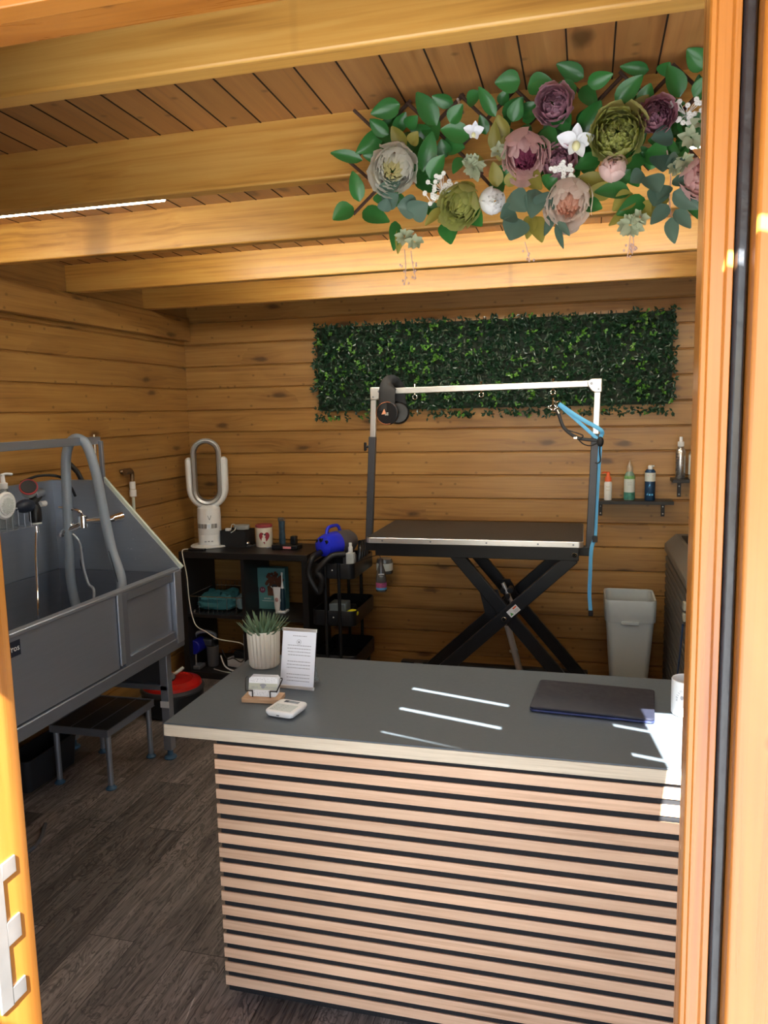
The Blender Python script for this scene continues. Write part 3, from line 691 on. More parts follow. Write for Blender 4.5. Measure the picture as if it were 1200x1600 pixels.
# canister
cc = V((ZP(421, 850, SZ).x, 4.36, SZ)); cn = thing('treat_canister', 'cream canister with a red lid and a dog on a red heart', 'canister', cc)
R_ = .052
MB().lathe([(R_ - .002, 0), (R_, .003), (R_, .118), (R_ - .004, .121), (.001, .121)], cc, 48).build('canister_body', m_ivory, cn)
MB().lathe([(R_ + .001, .121), (R_ + .001, .134), (R_ - .004, .138), (.001, .139)], cc, 48).build('lid', m_redlid, cn)
vw = (V((0, 0, 0)) - V((cc.x, cc.y, 0))).normalized(); sd = V((-vw.y, vw.x, 0))
Mh = frame(cc + vw * (R_ + .0005) + V((-.0, 0, .062)), sd, (0, 0, 1))
heart = [(16 * math.sin(a) ** 3 / 17 * .036, (13 * math.cos(a) - 5 * math.cos(2 * a) - 2 * math.cos(3 * a) - math.cos(4 * a)) / 17 * .044) for a in [i * 2 * math.pi / 36 for i in range(36)]]
curved(Mh, [[(heart[i][0] * q0_, heart[i][1] * q0_), (heart[i][0] * q1_, heart[i][1] * q1_), (heart[(i + 1) % 36][0] * q1_, heart[(i + 1) % 36][1] * q1_), (heart[(i + 1) % 36][0] * q0_, heart[(i + 1) % 36][1] * q0_)] for i in range(36) for q0_, q1_ in ((.02, .25), (.25, .5), (.5, .75), (.75, 1))], R_, mat('heart red', (.30, .025, .04, 1), .5), cn, 'heart_print')
for v in (cn.children[-1].data.vertices): pass
Mh2 = frame(cc + vw * (R_ + .0012) + V((0, 0, .062)), sd, (0, 0, 1))
curved(Mh2, [ell(-.004, -.012, .013, .016), ell(-.002, .010, .009, .010), ell(-.012, -.026, .004, .012), ell(.006, -.026, .004, .012)], R_, mat('print white', (.7, .66, .6, 1), .5), cn, 'dog_print')
curved(frame(cc + vw * (R_ + .0018) + V((0, 0, .062)), sd, (0, 0, 1)), [ell(.004, .018, .006, .006), ell(-.008, .022, .003, .005)], R_, m_dprint, cn, 'dog_markings')
# clippers in stand
p = ZP(452, 852, SZ); p.y = 4.30
t = thing('clipper_stand', 'black charging stand with a red printed badge, at the right end of the shelf top', 'charger', V((p.x + .02, p.y, SZ)))
MB().box(p.x - .055, p.x + .11, p.y - .045, p.y + .055, SZ, SZ + .028).build('stand_base', m_black, t, bevel=.006)
MB().box(p.x + .05, p.x + .085, p.y, p.y + .04, SZ + .028, SZ + .075).build('stand_post', m_black, t, bevel=.004)
text('wahl', .014, frame((p.x + .045, p.y - .0457, SZ + .014), (1, 0, 0), (0, 0, 1)), mat('red badge print', (.8, .12, .15, 1), .5), t) if False else MB().box(p.x + .02, p.x + .072, p.y - .0465, p.y - .044, SZ + .006, SZ + .020).build('badge', mat('pink red badge', (.75, .25, .28, 1), .5, bump=0, var=.4, nscale=300), t)
t = thing('hair_clipper', 'dark blue patterned hair clipper standing in the charging stand', 'clipper', V((p.x, p.y, SZ + .029)))
MB().lathe([(.019, 0), (.022, .02), (.018, .08), (.020, .125), (.021, .14), (.001, .141)], V((p.x, p.y, SZ + .029)), 20, sy=.75).build('clipper_body', mat('blue green mottled plastic', (.03, .06, .09, 1), .3, 0, .9, 45), t)
b = MB(); b.box(p.x - .019, p.x + .019, p.y - .014, p.y + .014, SZ + .1702, SZ + .184)
for k in range(9): b.box(p.x - .018 + k * .0042, p.x - .0155 + k * .0042, p.y - .013, p.y + .004, SZ + .184, SZ + .190)
b.build('clipper_blade', m_silver, t)

# shelf compartments: wire tray with teal cloth bundle
t = thing('wire_tray', 'chrome wire tray in the upper left cube of the shelving unit', 'tray', (-2.2, 4.28, zmid))
b = MB(); x0, x1, y0, y1, z0, z1 = -2.325, -1.985, 4.13, 4.44, zmid + .003, zmid + .105
for k in range(12):
    x = x0 + (x1 - x0) * k / 11; b.cyl((x, y0, z0), (x, y0, z1 if k % 2 == 0 else z0 + .02), .0014, seg=6); b.cyl((x, y0, z0), (x, y1, z0), .0014, seg=6); b.cyl((x, y1, z0), (x, y1, z1 + .03), .0014, seg=6)
b.tube([(x0, y0, z1), (x1, y0, z1)], .0028, 8, 0); b.tube([(x0, y1, z1), (x1, y1, z1)], .0028, 8, 0); b.tube([(x0, y0, z1), (x0, y1, z1)], .0028, 8, 0); b.tube([(x1, y0, z1), (x1, y1, z1)], .0028, 8, 0)
b.build('wire_frame', m_chrome, t)
def bundle(name, c, sx, sy, sz, m, parent=None, seed=1, fold=.012):
    b = MB(); rows = []; nu, nv = 28, 16
    for i in range(nv + 1):
        th_ = math.pi * i / nv; rr = []
        for k in range(nu):
            ph = 2 * math.pi * k / nu
            x = math.copysign(abs(math.cos(ph)) ** .5, math.cos(ph)) * max(math.sin(th_), 1e-3) ** .45
            y = math.copysign(abs(math.sin(ph)) ** .5, math.sin(ph)) * max(math.sin(th_), 1e-3) ** .45; z = -math.copysign(abs(math.cos(th_)) ** .6, math.cos(th_))
            n_ = noise.noise(V((x * 2 + seed, y * 5, z * 6))) * fold
            rr.append(V(c) + V((x * (sx + n_), y * (sy + n_), (z + 1) * sz + n_ * (z + 1))))
        rows.append(rr)
    b.grid(rows, close_u=True); return b.build(name, m, parent)
tag(bundle('teal_towel', (-2.185, 4.27, zmid + .006), .125, .11, .042, m_teal, seed=2, fold=.02), 'folded teal cloth bundle in the wire tray', 'towel')
MB()
tag(bundle('pale_packet', (-2.025, 4.30, zmid + .006), .028, .11, .048, mat('pale blue film', (.20, .32, .36, 1), .3), seed=9), 'pale blue plastic packet at the right end of the wire tray', 'packet')
# teal product box
bx0, bx1 = YP(395, 900, 4.30).x, YP(445, 900, 4.30).x; z0, z1 = zmid, zmid + .258
t = thing('product_box', 'teal pet toothbrush box with a curly brown dog picture', 'box', ((bx0 + bx1) / 2, 4.32, z0))
MB().box(bx0, bx1, 4.30, 4.36, z0, z1).build('carton', m_tealcard, t, bevel=.001)
W_ = bx1 - bx0; Mb = frame((bx0, 4.2993, z0), (1, 0, 0), (0, 0, 1))
MB(Mb).box(0, .010, 0, .17, 0, .0004).build('green_stripe', mat('mint print', (.18, .42, .34, 1), .5), t, smooth=0)
b = MB(Mb); rs = random.Random(8)
for k in range(70):
    a = rs.uniform(0, 6.28); rr = rs.uniform(.2, 1); x, y = W_ * .67 + math.cos(a) * rr * .055, .175 + math.sin(a) * rr * .055
    b.prism(ell(min(x, W_ - .012), min(y, .245), .011, .011, 8), 0, .0004 + rs.uniform(0, .0003), lambda x, y, z: (x, y, z))
b.prism([(W_ * .45, .085), (W_ * .80, .085), (W_ * .85, .14), (W_ * .45, .14)], 0, .0004, lambda x, y, z: (x, y, z)); b.build('dog_picture', m_brown, t, smooth=0)
b = MB(Mb); b.prism(ell(W_ * .67, .147, .018, .011), 0, .0011, lambda x, y, z: (x, y, z)); b.box(W_ * .08, W_ * .17, .005, .135, 0, .0012); b.build('dark_print', m_dprint, t, smooth=0)
b = MB(Mb)
for p4 in ringp(W_ * .67, .155, .024, .027, 205, 335): b.prism(p4, .0009, .0012, lambda x, y, z: (x, y, z))
b.box(W_ * .11, W_ * .145, .06, .10, .001, .0016); b.tube([(W_ * .125, .14, .001), (W_ * .125, .18, .001), (W_ * .12, .22, .001)], lambda t_: .003 - .0018 * t_, 6); b.build('white_print', m_white_m, t)
MB(Mb).prism(ell(W_ * .29, .120, .019, .019, 20), 0, .0012, lambda x, y, z: (x, y, z)).build('round_badge', mat('plum badge', (.16, .03, .07, 1), .5), t, smooth=0)
text('2.0', .017, Mb @ Matrix.Translation((W_ * .29, .122, .0015)), m_white_m, t, ext=.0002)
text('emmi', .021, Mb @ Matrix.Translation((W_ * .44, .068, .0006)), m_white_m, t, ext=.0003)
b = MB(Mb); b.box(W_ * .27, W_ * .64, .050, .053, 0, .0005); b.build('fine_print', m_white_m, t, smooth=0)
# toothpaste tube
p = YP(434, 962, 4.22); px_ = p.x
t = thing('toothpaste_tube', 'white toothpaste tube standing on its cap in front of the teal box', 'tube', (px_, 4.22, zmid))
MB().cyl((px_, 4.22, zmid), (px_, 4.22, zmid + .018), .013, seg=20).build('cap', m_white, t)
b = MB(); rows = []
for z, a_, c_ in ((.018, .014, .014), (.05, .018, .015), (.10, .021, .009), (.145, .024, .002), (.160, .024, .001)):
    rows.append([(px_ + a_ * math.cos(k * math.pi / 10), 4.22 + c_ * math.sin(k * math.pi / 10), zmid + z) for k in range(20)])
b.grid(rows, close_u=True); b.face(rows[-1]); b.build('tube_body', m_white_m, t)
MB().sph((px_ + .003, 4.206, zmid + .085), .011, (1, .25, 1.2)).build('tube_print', mat('pinkish print', (.45, .25, .25, 1), .5, 0, .6, 150), t)
# toothbrush
p = YP(441, 955, 4.24); px_ = p.x + .006
t = thing('electric_toothbrush', 'navy electric toothbrush with white brush head on its charger', 'toothbrush', (px_, 4.24, zmid))
MB().box(px_ - .028, px_ + .028, 4.205, 4.275, zmid, zmid + .014).build('charger_foot', m_white, t, bevel=.005)
MB().lathe([(.015, .014), (.0165, .03), (.015, .14), (.010, .15), (.001, .152)], (px_, 4.24, zmid), 20).build('handle', mat('petrol plastic', (.008, .035, .06, 1), .3), t)
MB().lathe([(.011, .150), (.007, .165), (.004, .19), (.0035, .225), (.006, .232), (.006, .245), (.001, .248)], (px_, 4.24, zmid), 16).build('brush_head', m_white, t)
MB().lathe([(.0001, 0), (.003, .001), (.003, .016), (.0001, .017)], (px_ - .008, 4.222, zmid + .07), 10).build('switch', m_white, t)
# handheld vacuum lower left
vx, vy = YP(310, 1012, 4.22).x, 4.22
t = thing('handheld_vacuum', 'handheld vacuum with a blue round end in the lower left cube', 'vacuum', (vx, vy, zlow))
MB().cyl((vx, 4.15, .175), (vx, 4.26, .175), .046, seg=32).build('blue_motor_cap', m_dblue, t, bevel=.005)
MB().cyl((vx + .082, 4.25, zlow), (vx + .082, 4.25, .165), .037, .040).build('dust_bin', mat('smoky bin', (.10, .10, .11, 1), .15, .2, .1), t, bevel=.003)
MB().box(vx - .005, vx + .09, 4.22, 4.27, .165, .21).build('motor_housing', m_grey_post, t, bevel=.01)
MB().tube([(vx - .01, 4.2, .21), (vx + .0, 4.2, .25), (vx + .05, 4.22, .262), (vx + .10, 4.25, .24), (vx + .10, 4.25, .205)], .011, 10).build('grip_handle', m_steel_d, t)
MB().cyl((vx, 4.18, .06), (vx, 4.18, .14), .009).build('chrome_rod', m_chrome, t)
MB().box(vx - .045, vx + .045, 4.14, 4.22, zlow, .062).build('cleaning_head', m_steel_d, t, bevel=.006)
# power strip + cables
t = thing('power_strip', 'white multi socket extension in the lower left cube', 'power strip', (-2.08, 4.28, zlow))
MB(Matrix.Translation((-2.07, 4.25, zlow)) @ Matrix.Rotation(-.25, 4, 'Z')).box(-.075, .075, -.03, .03, 0, .055).build('strip_body', m_white, t, bevel=.006)
MB().box(-2.10, -2.02, 4.235, 4.285, zlow + .0565, zlow + .10).build('black_adapter', m_black_m, t, bevel=.005)
tag(MB().tube([(-2.17, 4.2, .12), (-2.13, 4.17, .065), (-2.06, 4.15, .045), (-2.0, 4.16, .055), (-1.99, 4.19, .10)], .0045, 8).build('mains_cable', m_white), 'thick white mains cable curling in front of the power strip', 'cable')
tag(MB().tube([(-2.20, 4.16, .045), (-2.12, 4.135, .0415), (-2.04, 4.12, .0415), (-1.99, 4.13, .0415), (-1.982, 4.2, .07)], .003, 8).build('thin_cable', m_palegrey), 'thin grey cable on the floor of the lower left cube', 'cable')
b = MB(); b.tube([(-2.17, 4.22, .15), (-2.13, 4.2, .10), (-2.08, 4.19, .11), (-2.03, 4.19, .09), (-2.01, 4.2, .13), (-2.07, 4.2, .165), (-2.13, 4.22, .14)], .003, 8); tag(b.build('black_cable', m_black), 'tangled black cable over the power strip', 'cable')
# paper roll lower right
rx = YP(393, 1010, 4.2).x
t = thing('paper_roll', 'white paper roll standing in the lower right cube, behind the succulent', 'paper roll', (rx + .01, 4.22, zlow))
MB().lathe([(.062, 0), (.064, .004), (.064, .226), (.062, .23), (.021, .23), (.020, .20), (.0001, .20)], (rx + .01, 4.22, zlow), 40).build('roll_body', m_white_m, t)
MB().lathe([(.0205, .2), (.0205, .2305), (.018, .2305), (.018, .2)], (rx + .01, 4.22, zlow), 24).build('core', m_kraft, t)

# ================================================================= DOG BATH
BX0, BX1, BY0, BY1 = -2.445, -1.80, 1.72, 3.12
RZ, BZ = .905, .575
bath = thing('dog_bath', 'stainless steel dog grooming bath along the left wall', 'bath', (-2.1, 2.45, 0))
MB().box(BX0, BX0 + .012, BY0, BY1, .885, 1.31).build('back_splash', m_steel, bath, bevel=.002)
top = [(BX0, .885), (BX0, 1.31), (-2.165, 1.31), (-1.79, .905), (-1.79, .885)]
MB().prism(top, BY1 - .012, BY1, lambda x, z, y: (x, y, z)).build('end_splash', m_steel, bath, bevel=.001)
MB().bar((-2.165, BY1 - .004, 1.316), (-1.785, BY1 - .004, .905), .026, .014, up=(0, 1, 0)).build('sloping_edge', m_edge, bath, bevel=.003)
b = MB()  # basin shell
b.box(BX0, BX0 + .01, BY0, BY1, BZ, .885); b.box(BX0, BX1, BY1 - .01, BY1, BZ, .885); b.box(BX0, BX1, BY0, BY0 + .01, BZ, RZ); b.box(BX0, BX1, BY0, BY1, BZ - .012, BZ)
b.box(BX1 - .03, BX1 - .02, BY0, BY1, BZ, RZ - .01); b.build('basin', m_steel_d, bath, bevel=.003)
MB().box(BX1 - .03, BX1 + .006, BY0, BY1, RZ - .012, RZ + .004).build('front_rim', m_steel, bath, bevel=.004)
b = MB(); b.box(BX1 - .02, BX1, BY0, 2.62, BZ + .02, RZ - .012); b.build('front_panel', m_steel, bath, bevel=.002)
MB().box(BX1 - .026, BX1 - .012, 2.66, 3.05, BZ + .05, RZ - .05).build('gate_panel', m_steel, bath, bevel=.002)
b = MB(); b.box(BX1 - .02, BX1 + .004, 2.69, 3.05, RZ - .05, RZ - .012); b.box(BX1 - .02, BX1 + .004, 2.69, 3.05, BZ + .01, BZ + .05); b.box(BX1 - .02, BX1 + .004, 2.655, 2.69, BZ + .01, RZ - .012); b.build('gate_frame', m_steel_d, bath, bevel=.003)
b = MB(); b.cyl((BX1 + .006, 2.622, BZ + .03), (BX1 + .006, 2.622, RZ - .01), .005, seg=12); b.box(BX1 - .01, BX1 + .006, 2.628, 2.655, BZ + .03, RZ - .01); b.build('hinge_post', m_steel, bath, bevel=.001)
MB().box(BX1 - .03, BX1 + .012, 3.055, 3.115, BZ - .01, RZ - .006).build('corner_post', m_steel, bath, bevel=.004)
MB().box(BX1 - .035, BX1 + .008, BY0, BY1, BZ - .035, BZ + .015).build('lower_rail', m_steel_d, bath, bevel=.004)
for (lx, ly) in ((-1.875, 3.075), (-2.40, 3.075), (-1.875, 1.78), (-2.40, 1.78)):
    lg = MB().box(lx - .02, lx + .02, ly - .02, ly + .02, .045, BZ - .012).build('leg', m_steel, bath, bevel=.002)
    MB().lathe([(.027, 0), (.030, .006), (.026, .014), (.014, .018), (.013, .046)], (lx, ly, 0), 20).build('foot', m_foot, lg)
b = MB(); b.box(-2.42, -1.86, 3.055, 3.095, .335, .36); b.build('end_brace', m_steel_d, bath, bevel=.002)
MB().box(-2.30, -1.865, 3.08, 3.09, .36, .52).build('apron_panel', mat('dark gate fabric', (.035, .035, .04, 1), .5), bath)
MB().box(-1.897, -1.853, 3.05, 3.0525, .255, .285).build('white_tag', m_white_m, bath, smooth=0)
b = MB(); b.box(BX1 + .0, BX1 + .002, 1.93, 2.078, .828, .880); pl2 = b.build('name_plate', mat('dark plate', (.02, .025, .04, 1), .4), bath, bevel=.0008)
text('Pros', .030, frame((BX1 + .0024, 2.045, .855), (0, 1, 0), (0, 0, 1)), m_white_m, pl2, ext=.0002)
# rail
b = MB(); RX = -2.185
b.box(RX - .012, RX + .012, 1.75, BY1 + .01, 1.475, 1.51); b.build('overhead_rail', m_steel_d, bath, bevel=.002)
b = MB()
for y in (3.10, 1.80): b.cyl((RX, y, 1.31), (RX, y, 1.52), .006)
b.build('rail_rod', m_chrome, bath)
MB().box(RX + .012, RX + .03, BY1 - .012, BY1 + .004, 1.30, 1.49).build('rail_bracket', m_steel_d, bath, bevel=.002)
# mixer tap on the end splash
tp = YP(130, 815, 3.02)
tap = MB().tube([tp + V((0, 0, -.03)), tp + V((0, 0, .03))], .022, 16, 0).build('mixer_tap', m_chrome, bath, bevel=.004)
MB().tube([tp + V((0, 0, .025)), tp + V((-.01, -.01, .05)), tp + V((-.06, -.02, .062)), tp + V((-.105, -.025, .068))], lambda t: (.013 - .008 * t, .008 - .004 * t), 10).build('lever', m_chrome, tap)
MB().tube([tp + V((0, -.005, -.01)), tp + V((-.05, -.02, -.03)), tp + V((-.085, -.03, -.048)), tp + V((-.09, -.03, -.065))], .016, 12).build('spout', m_chrome, tap)
MB().tube([tp + V((-.05, -.02, -.02)), tp + V((-.055, -.02, .015))], .010, 12, 0).build('diverter', m_chrome, tap)
b = MB(); b.cyl(tp + V((.01, 0, 0)), (tp.x + .01, BY1 - .012, tp.z), .014); q = tp + V((.11, .02, .005)); b.cyl(q, (q.x + .03, BY1 - .012, q.z + .01), .016, .026); b.tube([tp + V((0, 0, 0)), q], .012, 12, 0)
b.cyl(q + V((-.02, -.02, -.005)), q + V((.02, .02, .005)), .020); b.build('valve_body', m_chrome, tap)
q = YP(172, 809, BY1 - .012); MB().cyl((q.x, q.y + .003, q.z), (q.x, q.y - .008, q.z), .014).build('black_plug', m_black, bath)
h0 = tp + V((-.045, -.02, -.055))
MB().tube([h0, YP(125, 850, 3.0), YP(130, 885, 2.99), YP(138, 912, 2.98), YP(147, 928, 2.96), V((-2.15, 2.9, .62))], .007, 10).build('shower_hose', m_steel, bath, label='steel shower hose below the tap')
MB().tube([h0 + V((.004, 0, 0)), YP(128, 858, 3.02), YP(127, 880, 3.02), YP(134, 900, 3.02)], .005, 8).build('black_hose', m_black, bath)
# water-drop flecks
b = MB(); rs = random.Random(4)
for k in range(70):
    x = -2.10 + rs.random() ** .6 * .26; z = .93 + rs.random() * .28
    if z < 1.31 - (x + 2.165) * 1.08 - .03: b.sph((x, BY1 - .0125, z), rs.uniform(.0007, .0018), (1, .2, 1), 6, 4)
b.build('water_fleck', m_white_m, bath, label='dried white water spots')
# grey flexible hose over the rail
pts = [V((-2.25, 3.0, .63)), YP(112, 915, 3.0), YP(108, 850, 3.0), YP(105, 780, 3.0), YP(103, 720, 3.0), YP(109, 693, 3.0), YP(121, 685, 3.0), YP(136, 697, 3.0), YP(150, 740, 3.0), YP(162, 800, 3.0), YP(175, 860, 2.98), YP(190, 912, 2.93), V((-1.97, 2.86, .64))]
t = thing('flexible_hose', 'thick translucent grey hose looped over the bath rail', 'hose', pts[0])
MB().tube(pts, .0215, 18, 8).build('hose_tube', m_hose, t)
MB().cyl(pts[0] + V((0, 0, -.04)), pts[0] + V((0, 0, .06)), .030).build('hose_cuff', m_black, t, bevel=.004)
b = MB()
for k in range(26):
    u = k / 25; q = pts[10].lerp(pts[11], u * .9); b.box(q.x - .002, q.x + .002, q.y - .0235, q.y - .020, q.z - .0022, q.z + .0015)
b.build('hose_print', m_dprint, t, smooth=0)
# black handle behind hose
tag(MB().tube([V((-2.29, 3.135, 1.30)), V((-2.31, 3.132, 1.345)), YP(109, 725, 3.13)], .012, 12, 0).build('brush_handle', m_black), 'black handle sticking up behind the end of the bath', 'handle')
# wire caddy on back splash
CX = BX0 + .012
t = thing('wire_caddy', 'steel wire caddy of brushes hung on the bath back splash', 'caddy', (CX + .06, 2.6, 1.13))
b = MB(); y0, y1, z0, z1, x0, x1 = 2.40, 2.84, 1.135, 1.225, CX + .004, CX + .115
for k in range(13):
    y = y0 + (y1 - y0) * k / 12; b.tube([(x1, y, z1), (x1, y, z0), (x0, y, z0)], .0022, 6, 0)
b.tube([(x0, y0, z1), (x1, y0, z1), (x1, y1, z1), (x0, y1, z1)], .0038, 8, 0); b.tube([(x0, y0, z0), (x1, y0, z0), (x1, y1, z0), (x0, y1, z0)], .002, 8, 0)
b.build('wire_frame', m_steel, t)
# soap dispenser
q = at(27, 775, 0, -2.38); c = V((-2.385, 2.735, 1.140))
t = thing('pump_bottle', 'clear pump bottle with a white pump in the wire caddy', 'bottle', c)
MB().lathe([(.030, 0), (.032, .004), (.032, .13), (.018, .155), (.014, .165), (.001, .165)], c, 28).build('bottle_body', m_clear, t)
MB().lathe([(.015, .165), (.018, .168), (.018, .19), (.010, .194), (.008, .225), (.001, .226)], c, 24).build('pump_collar', m_white, t)
MB().tube([c + V((0, -.01, .224)), c + V((.0, .02, .228)), c + V((0, .055, .224))], .006, 10).build('pump_nozzle', m_white, t)
# round scrub brush
q = at(8, 790, 0, -2.30)
t = thing('scrub_brush', 'round white massage brush leaning out of the wire caddy', 'brush', (q.x, q.y, q.z - .05))
Mq = frame(q, (0, 1, 0), (.1, 0, 1))
MB(Mq).lathe([(.001, -.012), (.040, -.012), (.056, -.004), (.057, .004), (.05, .010), (.04, .008), (.038, .012), (.001, .014)], seg=40).build('brush_disc', m_white, t)
b = MB(Mq)
for k in range(110):
    a = k * 2.4; rr = .034 * math.sqrt(k / 110); b.cyl((rr * math.cos(a), rr * math.sin(a), .012), (rr * math.cos(a), rr * math.sin(a), .019), .0013, .0008, seg=5)
b.build('bristles', m_palegrey, t)
# shower head: black disc + red ring
q = at(45, 765, 0, -2.33)
t = thing('bath_sprayer', 'black sprayer head with a red ring beside the pump bottle', 'sprayer', q - V((0, 0, .06)))
dq = V((.45, -.55, .45)).normalized(); 
MB().cyl(q - dq * .025, q + dq * .02, .030, .036).build('sprayer_head', m_palegrey, t, bevel=.003)
MB().cyl(q + dq * .0185, q + dq * .027, .038).build('red_ring', mat('dull red ring', (.35, .03, .04, 1), .45), t, bevel=.003)
MB().cyl(q + dq * .026, q + dq * .030, .032).build('black_face', m_black, t, bevel=.002)
MB().tube([q - dq * .02, q - dq * .05 + V((0, .02, -.02)), q + V((-.0, .045, -.09))], .014, 12).build('sprayer_neck', m_grey_post, t)
# dosing gun with hose
q = at(55, 800, 0, -2.33)
t = thing('shampoo_doser', 'black shampoo dosing sprayer with a steel hose hanging from it', 'sprayer', q - V((0, 0, .05)))
MB().lathe([(.024, 0), (.027, .01), (.026, .06), (.020, .075), (.001, .078)], q + V((0, 0, -.045)), 24).build('doser_cup', m_black, t)
MB().cyl(q + V((0, 0, -.052)), q + V((0, 0, -.045)), .024).build('cup_ring', m_palegrey, t)
MB().sph(q + V((.01, -.07, .035)), .048, (.6, 1.15, .62)).build('doser_head', mat('dark navy plastic', (.012, .018, .035, 1), .4), t)
MB().tube([q + V((0, -.03, .035)), q + V((0, 0, .05)), q + V((0, .03, .07))], .018, 12).build('doser_body', m_black_m, t)
MB().cyl(q + V((0, .0, .072)), q + V((0, .055, .080)), .020).build('side_cap', m_steel_d, t, bevel=.003)
MB().cyl(q + V((.0, .035, .03)), q + V((0, .07, .03)), .012).build('white_knob', m_white, t, bevel=.002)
MB().tube([q + V((0, 0, -.05)), q + V((0, -.004, -.08)), q + V((.0, -.02, -.2)), q + V((.02, -.05, -.32)), q + V((.04, -.08, -.42)), q + V((.05, -.1, -.55))], .0055, 10).build('steel_hose', m_chrome, t)
MB().cyl(q + V((0, 0, -.09)), q + V((0, 0, -.05)), .010).build('hose_nut', m_chrome, t)
tag(MB().tube([(-2.40, 2.86, 1.322), (-2.36, 2.93, 1.345), (-2.31, 3.0, 1.335), (-2.28, 3.03, 1.29), (-2.27, 3.05, 1.24)], .006, 8).build('black_tubing', m_black), 'short black tube arching over the bath corner', 'tube')
# wall pipe
px0 = XL + .012 + .02
t = thing('water_pipe', 'white plastic water pipe with brass elbow on the left wall', 'pipe', (px0, 3.77, .5))
MB().cyl((px0, 3.775, .3), (px0, 3.775, 1.16), .0085).build('pipe_run', mat('cream pipe', (.55, .60, .52, 1), .4), t)
b = MB(); b.cyl((px0, 3.775, 1.155), (px0, 3.775, 1.195), .019); b.cyl((px0, 3.775, 1.197), (px0, 3.775, 1.24), .016); b.build('compression_fitting', m_white, t, bevel=.003)
b = MB(); b.tube([(px0, 3.775, 1.235), (px0, 3.775, 1.295), (px0, 3.74, 1.30), (px0 - .03, 3.71, 1.30)], .012, 12, 3); b.cyl((px0, 3.71, 1.30), (px0, 3.76, 1.30), .017); b.build('brass_elbow', m_brass, t)

# step
st = thing('bath_step', 'low stainless step standing in front under the bath', 'step', (-2.1, 2.91, 0)); x0, x1, y0, y1, zt = -2.25, -1.957, 2.727, 3.095, .27
MB().box(x0 + .004, x1 - .004, y0 + .004, y1 - .004, zt - .006, zt - .001).build('tread', mat('dark tread', (.028, .034, .045, 1), .4, .3, .15, 90, .1), st)
b = MB()
for a_ in ((x0, x1, y0, y0 + .006), (x0, x1, y1 - .006, y1), (x0, x0 + .006, y0, y1), (x1 - .006, x1, y0, y1)): b.box(*a_, zt - .028, zt + .004)
b.build('tread_frame', m_steel_d, st, bevel=.002)
b = MB()
for x in (x0 + .1, x0 + .2): b.box(x, x + .004, y0 + .01, y1 - .01, zt - .001, zt + .0005)
b.build('tread_rib', m_steel_d, st)
for lx, ly in ((x1 - .015, y0 + .02), (x1 - .015, y1 - .03), (x0 + .02, y0 + .02), (x0 + .02, y1 - .03)):
    lg = MB().cyl((lx, ly, .01), (lx, ly, zt - .02), .0125).build('leg', m_steel, st)
    MB().lathe([(.022, 0), (.024, .005), (.016, .012), (.013, .02)], (lx, ly, 0), 20).build('foot', m_foot, lg)
# things beneath bath
t = thing('storage_crate', 'dark plastic crate on the floor under the bath', 'crate', (-2.35, 2.79, 0))
b = MB(); rows = []
for ins, z in ((.010, 0), (0, .13), (-.004, .132), (-.004, .145), (.004, .145), (.015, .02)): rows.append([(-2.425 + x, 2.62 + y, z) for x, y in rrect(.14 - 2 * ins, .34 - 2 * ins, .025, 4, ins, ins)])
b.grid(rows, close_u=True); b.face(rows[0], True); b.face(rows[-1]); b.build('crate_shell', mat('charcoal plastic', (.02, .022, .028, 1), .5), t)
tag(MB().tube([(-2.40, 1.95, .008), (-2.2, 2.0, .010), (-2.02, 2.12, .03), (-2.05, 2.3, .05), (-2.2, 2.34, .03), (-2.25, 2.2, .008), (-2.1, 2.08, .010), (-1.98, 2.25, .008), (-2.05, 2.42, .008)], .008, 8).build('waste_hose', mat('grey ribbed tube', (.10, .10, .11, 1), .4)), 'tangled grey waste pipe on the floor under the bath', 'hose')
tag(bundle('rolled_mat', (-2.15, 2.12, .001) if False else (-2.33, 2.20, 0), .06, .17, .035, mat('rust brown cloth', (.12, .04, .03, 1), .8), seed=4), 'reddish brown rolled cloth under the bath', 'cloth')
# red tub vacuum
vc = V((-2.17, 3.62, 0)); t = thing('tub_vacuum', 'red and black tub vacuum cleaner on the floor behind the bath', 'vacuum', vc); R_ = .165
MB().lathe([(R_ * .9, .0), (R_, .01), (R_, .115), (R_ * .98, .125), (R_ * .7, .125)], vc, 48).build('vacuum_tub', m_black, t)
MB().lathe([(R_ * 1.02, .118), (R_ * 1.04, .128), (R_ * 1.0, .142), (R_ * .94, .146)], vc, 48).build('grey_seal', m_grey_post, t)
MB().lathe([(R_ * .97, .14), (R_ * .93, .160), (R_ * .7, .175), (R_ * .66, .169), (R_ * .55, .170), (.001, .185)], vc, 48).build('red_dome', m_red, t)
MB().tube([vc + V((-.02, 0, .178)), vc + V((0, .0, .20)), vc + V((.035, -.02, .215)), vc + V((.06, .02, .235))], .009, 10).build('hose_connector', m_palegrey, t)
MB().cyl(vc + V((.0, -.02, .178)), vc + V((.02, -.04, .205)), .024).build('connector_collar', m_black, t, bevel=.003)

